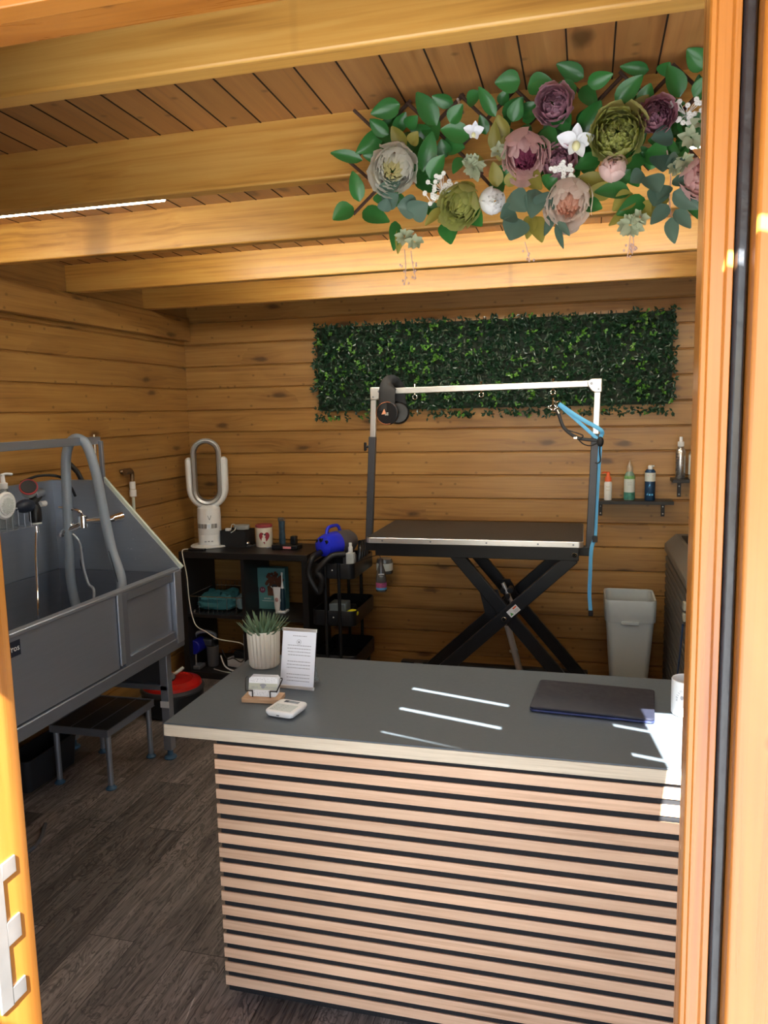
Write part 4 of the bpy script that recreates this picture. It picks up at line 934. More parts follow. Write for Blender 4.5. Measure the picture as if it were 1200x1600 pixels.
# ================================================================= TROLLEY
tx0, tx1, ty0, ty1 = -1.49, -1.235, 4.0, 4.42
tr = thing('utility_trolley', 'black three tier metal trolley beside the shelving unit', 'trolley', ((tx0 + tx1) / 2, 4.21, 0))
for zz in (.675, .405, .145):
    b = MB(); rows = []
    for ins, z in ((.004, 0), (0, .004), (0, .085), (.002, .088), (.006, .085), (.006, .006), (.012, .004)): rows.append([(tx0 + x, ty0 + y, zz + z) for x, y in rrect(tx1 - tx0 - 2 * ins, ty1 - ty0 - 2 * ins, .035, 5, ins, ins)])
    b.grid(rows, close_u=True); b.face(rows[0], True); b.face(rows[-1]); b.build('tray', m_black, tr)
for yy in (ty0 - .006, ty1 + .006):
    for xx in (-1.40, -1.32):
        pt = MB().cyl((xx, yy, .06), (xx, yy, .765), .0095, seg=16).build('post', m_black, tr)
b = MB()
for zz in (.725, .455, .19): b.sph((-1.36, ty0 - .001, zz), .0045)
b.build('screw_head', m_white, tr)
for xx in (tx0 + .04, tx1 - .04):
    for yy in (ty0 + .03, ty1 - .03):
        cs = MB().cyl((xx - .008, yy, .026), (xx + .008, yy, .026), .025).build('caster', m_black_m, tr, bevel=.003); MB().box(xx - .012, xx + .012, yy - .008, yy + .008, .045, .15).build('caster_fork', m_black, cs)
ft = .675 + .009
# blue dryer
dc = V((-1.395, 4.17, .845)); t = thing('pet_dryer', 'blue and grey pet blow dryer lying on the trolley top', 'dryer', dc - V((0, 0, .08)))
ax_ = V((.38, .92, -.05)).normalized(); Md = frame(dc, ax_.cross(V((0, 0, 1))).normalized(), V((0, 0, 1))) 
if (Md.to_3x3() @ V((0, 0, 1))).dot(ax_) > 0: Md = frame(dc, -ax_.cross(V((0, 0, 1))).normalized(), V((0, 0, 1)))
MB(Md).lathe([(.001, .125), (.03, .122), (.058, .105), (.070, .07), (.074, .03), (.074, 0)], seg=36).build('blue_front_shell', m_blue, t)
MB(Md).lathe([(.0735, 0.001), (.073, -.06), (.066, -.12), (.05, -.15), (.001, -.155)], seg=36).build('grey_rear_shell', mat('dryer grey', (.10, .10, .12, 1), .35), t)
b = MB(Md); b.tube([(0, .066, .07), (0, .10, .055), (0, .105, -.02), (0, .068, -.05)], .010, 10); b.build('carry_handle', m_blue, t)
b = MB(Md)
for k, xx in enumerate((-.033, 0, .033)): b.cyl((xx, .028 + (.010 if k == 1 else 0), .09), (xx, .028 + (.010 if k == 1 else 0), .124 if k == 1 else .116), .011)
b.build('control_knob', m_black, t, bevel=.002)
nz_ = Md @ V((0, -.03, .12))
hp = [nz_ + V((0, .02, 0)), nz_ + V((-.01, -.02, -.005)), YP(488, 872, 3.965), YP(482, 895, 3.955), YP(490, 915, 3.955), YP(499, 925, 3.96), YP(503, 905, 3.955), YP(496, 893, 3.95), YP(505, 880, 3.955), YP(520, 868, 3.98), YP(540, 866, 4.01)]
b = MB(); b.tube(hp, .0165, 14, 10); b.build('dryer_hose', m_blackhose, t)
# clear spray bottle on the tray edge
c = V((-1.265, 4.05, .684)); t = thing('mist_bottle', 'small square clear bottle with a white spray top on the trolley', 'bottle', c)
b = MB(); b.box(c.x - .023, c.x + .023, c.y - .02, c.y + .02, c.z, c.z + .135); b.build('bottle_body', mat('frosted clear', (.62, .68, .70, 1), .25, trans=.3), t, bevel=.004)
MB().lathe([(.011, .135), (.013, .14), (.013, .165), (.009, .17), (.009, .19), (.001, .191)], c, 20).build('spray_top', m_white, t)
tag(MB().box(-1.33, -1.25, 4.10, 4.12, .684, .80).build('grey_case', m_grey_post, bevel=.006), 'dark grey case upright in the trolley top tray', 'case')
t = thing('grooming_pouch', 'black pouch of brushes at the back of the trolley top', 'pouch', (-1.32, 4.33, .684))
for k in range(4):
    x = -1.27 + k * .004; MB().tube([(x, 4.20 + .035 * k, .69), (x + .01, 4.22 + .035 * k, .80), (x + .0, 4.26 + .035 * k, .845 - .004 * k)], .014, 10).build('brush_handle', m_black, t)
tag(MB().sph((-1.36, 4.33, .785), .045, (1.2, 1, .9)).build('white_pouch', mat('crumpled grey cloth', (.35, .35, .34, 1), .8, 0, .2, 30, .5)), 'crumpled pale cloth behind the dryer on the trolley', 'cloth') if False else None
# tall jar behind
t = thing('label_jar', 'white labelled jar hanging low behind the trolley right side', 'jar', (-1.16, 4.41, .62))
MB().lathe([(.048, 0), (.05, .004), (.05, .07), (.045, .09), (.001, .09)], (-1.17, 4.43, .625), 28).build('jar_body', m_amber, t); MB().lathe([(.0505, .02), (.0505, .065)], (-1.17, 4.43, .625), 28).build('jar_label', m_palegrey, t)
# hanging bottle
c = YP(596, 921, 4.03); c = V((c.x, 4.03, .61)); t = thing('cologne_bottle', 'dark glass spray bottle with pink and blue label hung on the trolley side', 'bottle', c)
MB().lathe([(.027, 0), (.030, .005), (.030, .07), (.022, .115), (.012, .150), (.011, .165), (.001, .165)], c, 28).build('bottle_body', m_amber, t)
MB().lathe([(.013, .163), (.0135, .182), (.001, .184)], c, 20).build('cap', m_grey_post, t)
MB().lathe([(.0302, .018), (.0302, .052)], c, 28).build('pink_label', m_pink, t); MB().lathe([(.0305, .012), (.0305, .024)], c, 28).build('blue_label', m_cyan, t)
vw = V((.3, -1, 0)).normalized(); sd = V((-vw.y, vw.x, 0)); 
for k, (ln, sz_) in enumerate((('animology', .010), ('fragrance', .006), ('mist', .006))):
    text('oooooo' if False else ln, sz_, frame(c + vw * .0270 + V((0, 0, .100 - .012 * k)), sd, (0, 0, 1)), m_white_m, t, bend=.027, ext=.0002) if k else MB(frame(c + vw * .0275 + V((0, 0, .10)), sd, (0, 0, 1))).box(-.016, .016, -.003, .003, -.002, .0005).build('white_wordmark', m_white_m, t)
MB().tube([c + V((0, 0, .17)), c + V((-.02, .01, .20)), (-1.232, 4.05, .765)], .002, 6).build('hook_wire', m_black, t)
# middle tray: box and ball
mt_ = .405 + .005
tag(MB().box(-1.40, -1.30, 4.04, 4.14, mt_, mt_ + .115).build('clear_box', mat('grey frosted box', (.16, .20, .22, 1), .3), bevel=.006), 'grey translucent box in the trolley middle tray', 'box')
tag(MB().sph((-1.265, 4.055, mt_ + .060), .036, (1, 1, .62)).build('yellow_sponge', m_yellow), 'yellow rubber sponge in the trolley middle tray', 'sponge')
tag(MB().box(-1.34, -1.28, 4.055 + .1, 4.2, mt_, mt_ + .08).build('black_brush_block', m_black_m, bevel=.01), 'black brush block behind the yellow sponge', 'brush')

# ================================================================= GROOMING TABLE
gx0, gx1, gy0, gy1, gz = -1.045, -.005, 3.60, 4.20, .985
gt = thing('grooming_table', 'dog grooming table with black top, scissor legs and overhead arm', 'table', (-.5, 3.9, 0))
b = MB(); b.prism(rrect(gx1 - gx0 - .008, gy1 - gy0 - .008, .02, 5, gx0 + .004, gy0 + .004), gz - .028, gz, lambda x, y, z: (x, y, z)); b.build('tabletop', m_rubber, gt, bevel=.002)
b = MB(); rows = []
for ins, z in ((.003, gz - .030), (0, gz - .028), (0, gz - .004), (.002, gz - .002), (.004, gz - .004), (.004, gz - .028)): rows.append([(gx0 + x, gy0 + y, z) for x, y in rrect(gx1 - gx0 - 2 * ins, gy1 - gy0 - 2 * ins, .024, 6, ins, ins)])
b.grid(rows, close_u=True, close_v=True); trm = b.build('aluminium_trim', m_alu, gt)
b = MB()
for x in (-.96, -.72, -.45, -.21, -.05): b.cyl((x, gy0 - .0015, gz - .016), (x, gy0 + .002, gz - .016), .0045, seg=10)
b.build('trim_screw', m_steel_d, trm)
fz0, fz1 = .885, .950
for y in (3.645, 4.115): MB().box(gx0 + .035, gx1 - .02, y, y + .035, fz0, fz1).build('top_rail', m_black, gt, bevel=.003)
for x in (gx0 + .035, gx1 - .055): MB().box(x, x + .035, 3.68, 4.115, fz0, fz1).build('cross_rail', m_black, gt, bevel=.003)
MB().box(gx0 + .02, gx1 - .02, 3.63, 4.17, fz1, gz - .030).build('under_board', m_black_m, gt)
for y in (3.662, 4.105):   # scissor arms
    o_ = -.02 if y < 3.9 else .02
    pa, pb = V((-.62, y + .045 * (1 if y < 3.9 else -1), .90)), V((.0, y + .045 * (1 if y < 3.9 else -1), .17))
    MB().bar(pa, pb, .062, .030, up=(0, 1, 0)).build('scissor_arm', m_black, gt, bevel=.004)
    pa, pb = V((-.05, y, .90)), V((-.83, y, .165))
    MB().bar(pa, pb, .062, .030, up=(0, 1, 0)).build('scissor_arm', m_black, gt, bevel=.004)
for y in (3.63, 4.12): MB().box(gx0 + .04, gx1 + .03, y, y + .05, .13, .185).build('base_rail', m_black, gt, bevel=.004)
for x in (gx0 + .12, gx1 - .06):
    br_ = MB().box(x, x + .05, 3.68, 4.12, .13, .185).build('base_crossbar', m_black, gt, bevel=.004)
for x in (gx0 + .15, gx1 - .04):
    for y in (3.655, 4.145): MB().cyl((x, y, 0), (x, y, .132), .022).build('levelling_foot', m_black_m, gt)
MB().cyl((-.045, 3.644, .915), (-.045, 3.630, .915), .013, seg=20).build('pivot_bolt', m_chrome, gt, bevel=.002)
MB().cyl((-.372, 3.665, .59), (-.372, 3.640, .59), .012, seg=20).build('pivot_bolt', m_chrome, gt, bevel=.002)
MB().prism([(-.50, .72), (-.41, .72), (-.37, .60), (-.42, .52), (-.47, .60)], 3.70, 3.72, lambda x, z, y: (x, y, z)).build('gusset', m_black, gt)
MB().prism([(-.44, .70), (-.38, .70), (-.34, .63), (-.40, .58)], 4.03, 4.05, lambda x, z, y: (x, y, z)).build('gusset', m_black, gt)
b = MB(); 
for q_ in ((-.40, 3.88, .68), (-.375, 3.86, .655), (-.36, 3.85, .69), (-.385, 3.86, .63)): b.cyl(V(q_) - V((0, .03, 0)), V(q_) + V((0, .03, 0)), .014, seg=12)
b.build('linkage', m_black, gt); MB().cyl((-.345, 3.86, .60), (-.40, 3.86, .72), .010).build('damper_rod', m_alu, gt)
gs = MB().cyl((-.375, 3.85, .50), (-.285, 3.85, .16), .017).build('gas_strut', m_alu, gt); MB().cyl((-.345, 3.85, .375), (-.343, 3.85, .367), .022).build('strut_collar', m_alu, gs)
MB().cyl((-.385, 3.85, .54), (-.372, 3.85, .49), .009).build('strut_rod', m_chrome, gs)
sdir = (V((-.05, 0, .90)) - V((-.83, 0, .165))).normalized(); sc_ = V((-.372, 3.6455, .59)) + sdir * .062
Ms = frame(sc_, sdir, V((-sdir.z, 0, sdir.x))); stk = MB(Ms).box(-.030, .030, -.018, .018, 0, .0008).build('warning_sticker', m_white_m, gt, smooth=0)
MB(Ms).box(.004, .026, .006, .013, .0008, .0012).build('red_bar', m_orange, stk, smooth=0); MB(Ms).prism([(-.026, -.012), (-.008, -.012), (-.017, .004)], .0008, .0012, lambda x, y, z: (x, y, z)).build('green_triangle', mat('green print', (.1, .35, .1, 1), .5), stk, smooth=0)
b = MB(Ms)
for k in range(4): b.box(.0, .026, -.013 + k * .004, -.0115 + k * .004, .0008, .0011)
b.build('small_print', m_print, stk, smooth=0)
# overhead arm
L0, L1 = V((-1.085, 3.80, .90)), V((-1.038, 3.80, 1.715)); R0, R1 = V((.022, 3.80, .885)), V((.052, 3.80, 1.725))
Lm, Rm = L0.lerp(L1, .70), R0.lerp(R1, .70)
for A_, Mi, B_ in ((L0, Lm, L1), (R0, Rm, R1)):
    lo_ = MB().bar(A_, Mi, .036, .030, up=(0, 1, 0)).build('arm_sleeve', m_grey_post, gt, bevel=.003)
    MB().bar(Mi - V((0, 0, .05)), B_, .029, .022, up=(0, 1, 0)).build('arm_post', m_alu, gt, bevel=.003)
for x0_, x1_ in ((-1.10, -1.0), (-.03, .037)): MB().box(x0_, x1_, 3.775, 3.825, fz0 + .0, fz0 + .045).build('arm_clamp', m_black, gt, bevel=.004)
MB().bar(L1 + V((.0, 0, -.018)), R1 + V((0, 0, -.018)), .022, .030, up=(0, 0, 1)).build('crossbar', m_alu, gt, bevel=.003)
for P_, s_ in ((L1, 1), (R1, -1)):
    pts_ = [(0, .0), (.016, 0), (.016, -.075), (0, -.085)] 
    poly = [(-.018 * s_, .004), (.030 * s_, .004), (.050 * s_, -.008), (.046 * s_, -.03), (.030 * s_, -.052), (.015 * s_, -.06), (-.018 * s_, -.06)]
    b = MB(); b.prism([(P_.x + a_, P_.z + c_) for a_, c_ in poly], P_.y - .018, P_.y + .018, lambda x, z, y: (x, y, z)); cbk = b.build('corner_bracket', m_alu, gt, bevel=.004)
    b = MB(); b.cyl((P_.x + .03 * s_, P_.y - .021, P_.z - .018), (P_.x + .03 * s_, P_.y - .017, P_.z - .018), .007, seg=14); b.cyl((P_.x - .002 * s_, P_.y - .021, P_.z - .045), (P_.x - .002 * s_, P_.y - .017, P_.z - .045), .005, seg=14); b.build('bracket_screw', m_steel_d, cbk)
for px_ in (648, 752, 864):
    x = YP(px_, 610, 3.8).x; u = (x - L1.x) / (R1.x - L1.x); zc_ = L1.z + (R1.z - L1.z) * u - .018
    b = MB(); b.cyl((x, 3.8, zc_ - .022), (x, 3.8, zc_ + .028), .003, seg=10); b.cyl((x, 3.8, zc_ + .02), (x, 3.8, zc_ + .030), .0055, seg=10)
    b.tube([(x + .011 * math.cos(a), 3.8, zc_ - .034 + .011 * math.sin(a)) for a in [math.pi / 2 + k * math.pi / 8 for k in range(17)]], .0025, 8, 0); b.build('eye_bolt', m_chrome, gt)
kb = MB().tube([V((Lm.x - .018, 3.8, Lm.z - .05)), V((Lm.x - .035, 3.8, Lm.z - .05))], .007, 10, 0).build('clamp_knob', m_black, gt)
MB().bar((Lm.x - .040, 3.8, Lm.z - .072), (Lm.x - .040, 3.8, Lm.z - .028), .014, .014, up=(0, 1, 0)).build('knob_wing', m_black, kb, bevel=.004)

# headphones hung on the bar
hx = -.945; t = thing('ear_defenders', 'black headphones hung over the left end of the table arm', 'headphones', (hx, 3.8, 1.60))
b = MB(); b.tube([(hx - .02, 3.755, 1.60), (hx - .015, 3.760, 1.70), (hx - .005, 3.785, 1.735), (hx + .005, 3.815, 1.735), (hx + .015, 3.84, 1.70), (hx + .02, 3.845, 1.60)], (lambda t: (.042, .007)), 12, 8, flat=(0, 1, .3)); b.build('headband', m_black_m, t)
for yy, nm in ((3.748, 0), (3.845, 1)):
    cq = V((hx - .016 + .035 * nm, yy, 1.588)); b = MB(); b.cyl(cq, cq + V((.006, .030 * (1 if nm == 0 else -1), 0)), .060, .054, 32); cup = b.build('ear_cup', m_black, t, bevel=.006)
    if nm == 0:
        b = MB(); b.tube([cq + V((.055 * math.cos(a), -.002, .055 * math.sin(a))) for a in [k * math.pi / 14 for k in range(29)]], .0016, 6, 0); b.build('copper_ring', mat('copper', (.45, .16, .08, 1), .3, .9), cup)
        b = MB(); b.prism([(cq.x - .028, cq.z - .006), (cq.x - .004, cq.z - .003), (cq.x - .014, cq.z + .022)], cq.y - .0015, cq.y, lambda x, z, y: (x, y, z)); b.build('orange_triangle_logo', mat('peach print', (.75, .32, .18, 1), .5), cup, smooth=0)
        b = MB(); b.box(cq.x - .002, cq.x + .022, cq.y - .0015, cq.y, cq.z - .002, cq.z + .003); b.box(cq.x - .010, cq.x + .014, cq.y - .0015, cq.y, cq.z - .010, cq.z - .006); b.build('white_lettering', mat('grey white print', (.5, .55, .55, 1), .5), cup, smooth=0)
# blue strap and black noose
def strap(name, pts, w, m, parent, sm=6, flat=(0, 1, 0)): return MB().tube(pts, lambda t: (.0016, w / 2) if False else (w / 2, .0016), 8, sm, flat=flat).build(name, m, parent)
ex = YP(864, 622, 3.8)
t = thing('blue_leash', 'sky blue grooming strap clipped from the arm and hanging down the right post', 'strap', (.05, 3.78, .6))
MB().tube([ex + V((0, 0, -.006)), ex + V((.012, -.006, -.02)), ex + V((.032, -.010, -.014)), ex + V((.034, -.01, -.03)), ex + V((.018, -.01, -.034)), ex + V((.012, -.006, -.02))], .0025, 8, 3).build('clip', m_chrome, t)
s0 = ex + V((.028, -.012, -.028)); s1 = V((.066, 3.775, 1.47))
strap('strap_upper', [s0, s0.lerp(s1, .5) + V((0, 0, .005)), s1 + V((0, 0, .02)), s1 + V((.004, .02, -.01))], .019, m_cyan, t, flat=(0, 1, 0))
strap('strap_upper_return', [s0 + V((0, .004, -.004)), s0.lerp(s1, .5) + V((.0, .004, -.018)), s1 + V((.0, -.002, -.035))], .016, m_cyan, t)
strap('strap_tail', [s1 + V((.003, -.005, 0)), V((.060, 3.79, 1.30)), V((.052, 3.80, 1.10)), V((.048, 3.79, .98)), V((.032, 3.77, .92)), V((.028, 3.77, .80)), V((.026, 3.77, .70)), V((.032, 3.77, .62))], .018, m_cyan, t)
MB().box(.036, .060, 3.765, 3.785, .925 + .03, .985).build('slider_buckle', m_black, t, bevel=.002); MB().box(.022, .044, 3.762, 3.778, .592, .62).build('end_buckle', m_black, t, bevel=.003)
t = thing('black_noose', 'black grooming noose hanging from the right eye bolt and tied round the post', 'strap', ex - V((0, 0, .2)))
b = MB(); b.tube([ex + V((0, 0, .002)), ex + V((0, 0, -.03))], .005, 8, 0)
b.tube([ex + V((.012 * math.cos(a), -.002, -.045 + .014 * math.sin(a))) for a in [k * math.pi / 6 for k in range(13)]], .0025, 8, 0); b.tube([ex + V((.022 * math.cos(a), .002, -.043 + .008 * math.sin(a))) for a in [k * math.pi / 6 for k in range(13)]], .002, 8, 0); b.build('swivel_ring', m_chrome, t)
n0 = ex + V((.005, 0, -.055)); n1 = YP(872, 645, 3.79); n2 = YP(881, 668, 3.785); n3 = YP(900, 683, 3.78); n4 = YP(920, 687, 3.775); n5 = YP(940, 688, 3.775)
strap('noose_strap', [n0, n1, n2, n3, n4, n5], .016, m_black, t)
MB().tube([n3, YP(912, 694, 3.77), YP(925, 696, 3.77), n5], .003, 8).build('noose_cord', m_black, t)
MB().tube([n2 + V((.01, 0, -.01)), YP(903, 677, 3.775), YP(911, 681, 3.775), YP(905, 686, 3.775), YP(897, 684, 3.775)], .003, 8).build('noose_loop', m_black, t)
q = YP(899, 684, 3.772); MB().box(q.x - .008, q.x + .008, q.y - .004, q.y, q.z - .006, q.z + .004).build('silver_toggle', m_chrome, t, bevel=.001)
q = n1; MB().cyl(q + V((-.004, 0, .014)), q + V((.004, 0, -.004)), .005).build('silver_crimp', m_chrome, t)
q = YP(938, 690, 3.775); MB().sph(q, .018, (.9, .8, 1.4)).build('knot', m_black_m, t)
MB().tube([q, YP(937, 705, 3.775), YP(938, 720, 3.775), YP(933, 724, 3.775), YP(930, 722, 3.775)], .003, 8).build('loose_end', m_black, t)

# ================================================================= BIN
bx, by = .236, 4.10; t = thing('waste_bin', 'pale grey tapered plastic bin against the back wall', 'bin', (bx, 4.24, 0))
b = MB(); rows = []
for hw_, hd_, z in ((.085, .10, 0), (.087, .102, .004), (.122, .135, .49), (.120, .133, .49), (.084, .099, .01)): rows.append([(bx - hw_ + x, 4.24 - hd_ + y, z) for x, y in rrect(2 * hw_, 2 * hd_, .03, 5)])
b.grid(rows, close_u=True); b.face(rows[0], True); b.face(rows[-1]); b.build('bin_body', m_palegrey, t)
b = MB(); rows = []
for hw_, hd_, z in ((.126, .139, .475), (.128, .141, .48), (.131, .144, .585), (.129, .142, .594), (.122, .135, .590), (.119, .132, .54), (.119, .132, .50)): rows.append([(bx - hw_ + x, 4.24 - hd_ + y, z) for x, y in rrect(2 * hw_, 2 * hd_, .032, 5)])
b.grid(rows, close_u=True); b.build('rim', m_palegrey, t)
MB().box(bx - .045, bx + .045, 4.24 - .147, 4.24 - .135, .465, .482).build('rim_lip', m_palegrey, t, bevel=.003)
MB().box(bx - .112, bx + .112, 4.22, 4.232, .515, .56).build('inner_divider', m_palegrey, t, bevel=.004)
MB().box(bx - .10, bx + .10, 4.14, 4.22, .50, .515).build('inner_lid', m_palegrey, t, bevel=.004)

# ================================================================= WALL SHELVES + bottles
wy = YB - .001
s1_ = thing('wall_shelf', 'black wall shelf holding three bottles, right of the grooming table', 'shelf', (.25, 4.44, 1.05))
MB().box(.035, .462, 4.36, wy, 1.066, 1.084).build('shelf_board', m_blackwood, s1_, bevel=.001)
for x in (.085, .418):
    br_ = MB().box(x - .010, x + .010, wy - .006, wy, .985, 1.066).build('bracket', m_black, s1_, bevel=.002); MB().box(x - .010, x + .010, 4.40, wy - .006, 1.060, 1.066).build('bracket_arm', m_black, br_)
    b = MB(); [b.sph((x, wy - .007, z), .004) for z in (1.0, 1.04)]; b.build('bracket_screw', m_white, br_)
s2_ = thing('wall_shelf', 'higher black wall shelf at the door jamb with two spray bottles', 'shelf', (.6, 4.44, 1.18))
MB().box(.452, .86, 4.36, wy, 1.185, 1.203).build('shelf_board', m_blackwood, s2_, bevel=.001)
for x in (.50, .82):
    br_ = MB().box(x - .010, x + .010, wy - .006, wy, 1.095, 1.185).build('bracket', m_black, s2_, bevel=.002); MB().box(x - .010, x + .010, 4.40, wy - .006, 1.179, 1.185).build('bracket_arm', m_black, br_)
    b = MB(); [b.sph((x, wy - .007, z), .004) for z in (1.11, 1.155)]; b.build('bracket_screw', m_white, br_)
zs = 1.084
c = V((.122, 4.42, zs)); t = thing('foam_bottle', 'white pump bottle with an orange red top, leftmost on the lower shelf', 'bottle', c)
MB().lathe([(.019, 0), (.021, .003), (.021, .095), (.016, .105), (.001, .105)], c, 28).build('bottle_body', m_white_m, t); MB().lathe([(.0185, .103), (.019, .118), (.010, .135), (.009, .155), (.001, .157)], c, 24).build('pump', m_orange, t); MB().tube([c + V((.0, 0, .150)), c + V((-.02, -.01, .154)), c + V((-.034, -.016, .150))], .0045, 8).build('nozzle', m_orange, t)
vwf = lambda c: (V((-c.x, -c.y, 0))).normalized()
def wordcurve(c, R, z, words, size, m, parent, step):
    vw = vwf(c); sd = V((-vw.y, vw.x, 0))
    for k, w in enumerate(words): text(w, size, frame(c + vw * (R + .0003) + V((0, 0, z - k * step)), sd, (0, 0, 1)), m, parent, bend=R, ext=.0002)
wordcurve(c, .021, .075, ['foam', 'wash'], .010, mat('gold print', (.5, .38, .2, 1), .5), t, .018)
c = V((.235, 4.42, zs)); t = thing('aloe_bottle', 'clear green aloe spray bottle with white label, middle of the lower shelf', 'bottle', c)
MB().lathe([(.026, 0), (.029, .004), (.029, .125), (.024, .145), (.015, .158), (.001, .158)], c, 32).build('bottle_body', m_greenliq, t)
MB().lathe([(.0293, .045), (.0293, .118)], c, 32).build('label', m_palegrey, t); MB().lathe([(.0296, .006), (.0296, .045)], c, 32).build('green_leaf_label', mat('leaf print', (.05, .22, .18, 1), .5, 0, .9, 60, 0), t)
MB().lathe([(.0296, .118), (.0285, .135)], c, 32).build('aloe_print', mat('aloe print', (.15, .35, .12, 1), .5, 0, .9, 80, 0), t)
MB().lathe([(.016, .156), (.018, .16), (.016, .185), (.006, .205), (.003, .222), (.001, .223)], c, 24).build('spray_cap', m_clear, t); wordcurve(c, .0295, .098, ['ALOE', 'VERA'], .009, m_print, t, .011)
c = V((.342, 4.42, zs)); t = thing('shaving_foam_can', 'navy blue aerosol can with white cap, rightmost on the lower shelf', 'can', c)
MB().lathe([(.026, 0), (.028, .003), (.028, .158), (.020, .17), (.001, .17)], c, 32).build('can_body', m_navycan, t); MB().lathe([(.0283, .105), (.0283, .152)], c, 32).build('white_label', m_palegrey, t)
b = MB(); vw = vwf(c); sd = V((-vw.y, vw.x, 0)); curved(frame(c + vw * .0287 + V((0, 0, .138)), sd, (0, 0, 1)), [[(-.012, -.004), (.016, -.004), (.016, .004), (-.012, .004)]], .0287, mat('red flash', (.6, .03, .05, 1), .5), t, 'red_flash')
curved(frame(c + vw * .0284 + V((0, 0, .05)), sd, (0, 0, 1)), [[(-.018, -.02), (-.012, -.02), (.002, .04), (-.004, .04)], [(-.006, -.022), (.004, -.022), (.004, -.012), (-.006, -.012)], [(.008, -.022), (.018, -.022), (.018, -.012), (.008, -.012)]], .0284, m_cyan, t, 'blue_print')
MB().lathe([(.012, .168), (.013, .185), (.010, .192), (.001, .193)], c, 20).build('cap', m_white, t); MB().tube([c + V((0, 0, .187)), c + V((.02, -.004, .188))], .004, 8, 0).build('spout', m_white, t)
zs = 1.203
def vtext(c, R, z, word, size, m, parent, dx):
    vw = vwf(c); sd = V((-vw.y, vw.x, 0)); a = dx / R; n_ = vw * math.cos(a) + sd * math.sin(a); s2 = V((-n_.y, n_.x, 0))
    text(word, size, frame(c + n_ * (R + .0006) + V((0, 0, z)), (0, 0, 1), -s2), m, parent, ext=.0002)
c = V((.495, 4.42, zs)); t = thing('silver_spray_bottle', 'silver spray bottle with white cap on the higher shelf', 'bottle', c)
MB().lathe([(.024, 0), (.026, .003), (.026, .145), (.016, .172), (.012, .176), (.001, .176)], c, 32).build('bottle_body', m_silver, t); MB().lathe([(.015, .174), (.017, .178), (.017, .198), (.009, .202), (.008, .225), (.001, .226)], c, 20).build('spray_cap', m_white, t)
vtext(c, .026, .09, 'THIRSTY', .026, m_dprint, t, -.016); vtext(c, .026, .095, 'SPRAY', .018, m_print, t, .006)
c = V((.562, 4.42, zs)); t = thing('blue_lettered_bottle', 'clear bottle with blue vertical lettering, right of the silver one', 'bottle', c)
MB().lathe([(.024, 0), (.026, .003), (.026, .135), (.018, .152), (.012, .158), (.001, .158)], c, 32).build('bottle_body', m_clear, t); MB().lathe([(.0262, .025), (.0262, .125)], c, 32).build('label', m_palegrey, t); MB().lathe([(.015, .156), (.017, .16), (.017, .180), (.009, .185), (.008, .205), (.001, .206)], c, 20).build('spray_cap', m_white, t)
vtext(c, .0264, .076, 'SO DIRSTY', .022, mat('navy print', (.02, .05, .22, 1), .5), t, -.003)

# ================================================================= ribbed cabinet at right
t = thing('folding_kennel', 'grey brown ribbed plastic cabinet beside the bin', 'cabinet', (.6, 3.9, 0))
kx0, kx1, ky0, ky1, kz = .432, .80, 3.50, 4.43, .845
b = MB(); b.box(kx0 + .012, kx1, ky0, ky1, 0, kz - .03); b.build('cabinet_body', m_kraft, t, bevel=.004)
b = MB(); z = .03
while z < kz - .06: b.box(kx0, kx0 + .014, ky0 + .02, ky1 - .01, z, z + .030); z += .040
b.build('ribbed_side', m_kraft, t, bevel=.004)
MB().prism([(kx0 - .006, kz - .04), (kx0 - .006, kz), (kx0 + .05, kz + .055), (kx1, kz + .055), (kx1, kz - .04)], ky0 - .01, ky1, lambda x, z, y: (x, y, z)).build('lid', mat('lighter taupe plastic', (.17, .15, .125, 1), .5, 0, .1, 60, .1), t, bevel=.006)
MB().box(kx0 + .07, kx1 - .02, ky0 + .08, ky1 - .1, kz + .053, kz + .060).build('lid_recess', m_black_m, t)
b = MB(); b.box(kx0 - .012, kx0, ky0 - .015, ky0 + .02, .71, .745); b.box(kx0 - .012, kx0, ky0 - .015, ky0 + .02, .66, .695); b.build('latch', mat('beige clip', (.45, .43, .33, 1), .5), t, bevel=.002)
tag(MB().tube([(kx0 - .012, ky0 - .012, .65), (kx0 - .02, ky0 + .0, .5), (kx0 - .03, ky0 + .05, .3), (kx0 - .04, ky0 + .08, .1), (kx0 - .035, ky0 + .12, .005)], .004, 8).build('blue_cable', mat('dark blue cable', (.03, .06, .14, 1), .4)), 'thin dark blue cable hanging down the ribbed cabinet', 'cable')
# ================================================================= HEDGE PANEL
hd = thing('hedge_panel', 'rectangular artificial boxwood hedge panel on the back wall', 'hedge', (-.55, 4.47, 1.58))
hx0, hx1, hz0, hz1 = -1.60, .475, 1.585, 2.12
b = MB(); x = hx0 + .03
while x < hx1 - .02: b.cyl((x, 4.470, hz0 + .03), (x, 4.470, hz1 - .005), .0018, seg=5); x += .04
z = hz0 + .03
while z < hz1: b.cyl((hx0 + .02, 4.470, z), (hx1 - .02, 4.470, z), .0018, seg=5); z += .04
b.box(hx0 + .03, hx1 - .03, 4.474, 4.486, hz0 + .02, hz1 - .02); b.build('backing_grid', mat('dark green mesh', (.008, .022, .012, 1), .7), hd)
def hleaf(b, c, d_, n_, L, W):
    d_ = d_.normalized(); s_ = d_.cross(n_).normalized(); n2 = s_.cross(d_)
    p = [c, c + d_ * L * .45 + s_ * W + n2 * .1 * L, c + d_ * L, c + d_ * L * .45 - s_ * W + n2 * .1 * L, c + d_ * L * .5]
    b.face([p[0], p[1], p[4]]); b.face([p[1], p[2], p[4]]); b.face([p[2], p[3], p[4]]); b.face([p[3], p[0], p[4]])
rs = random.Random(11)
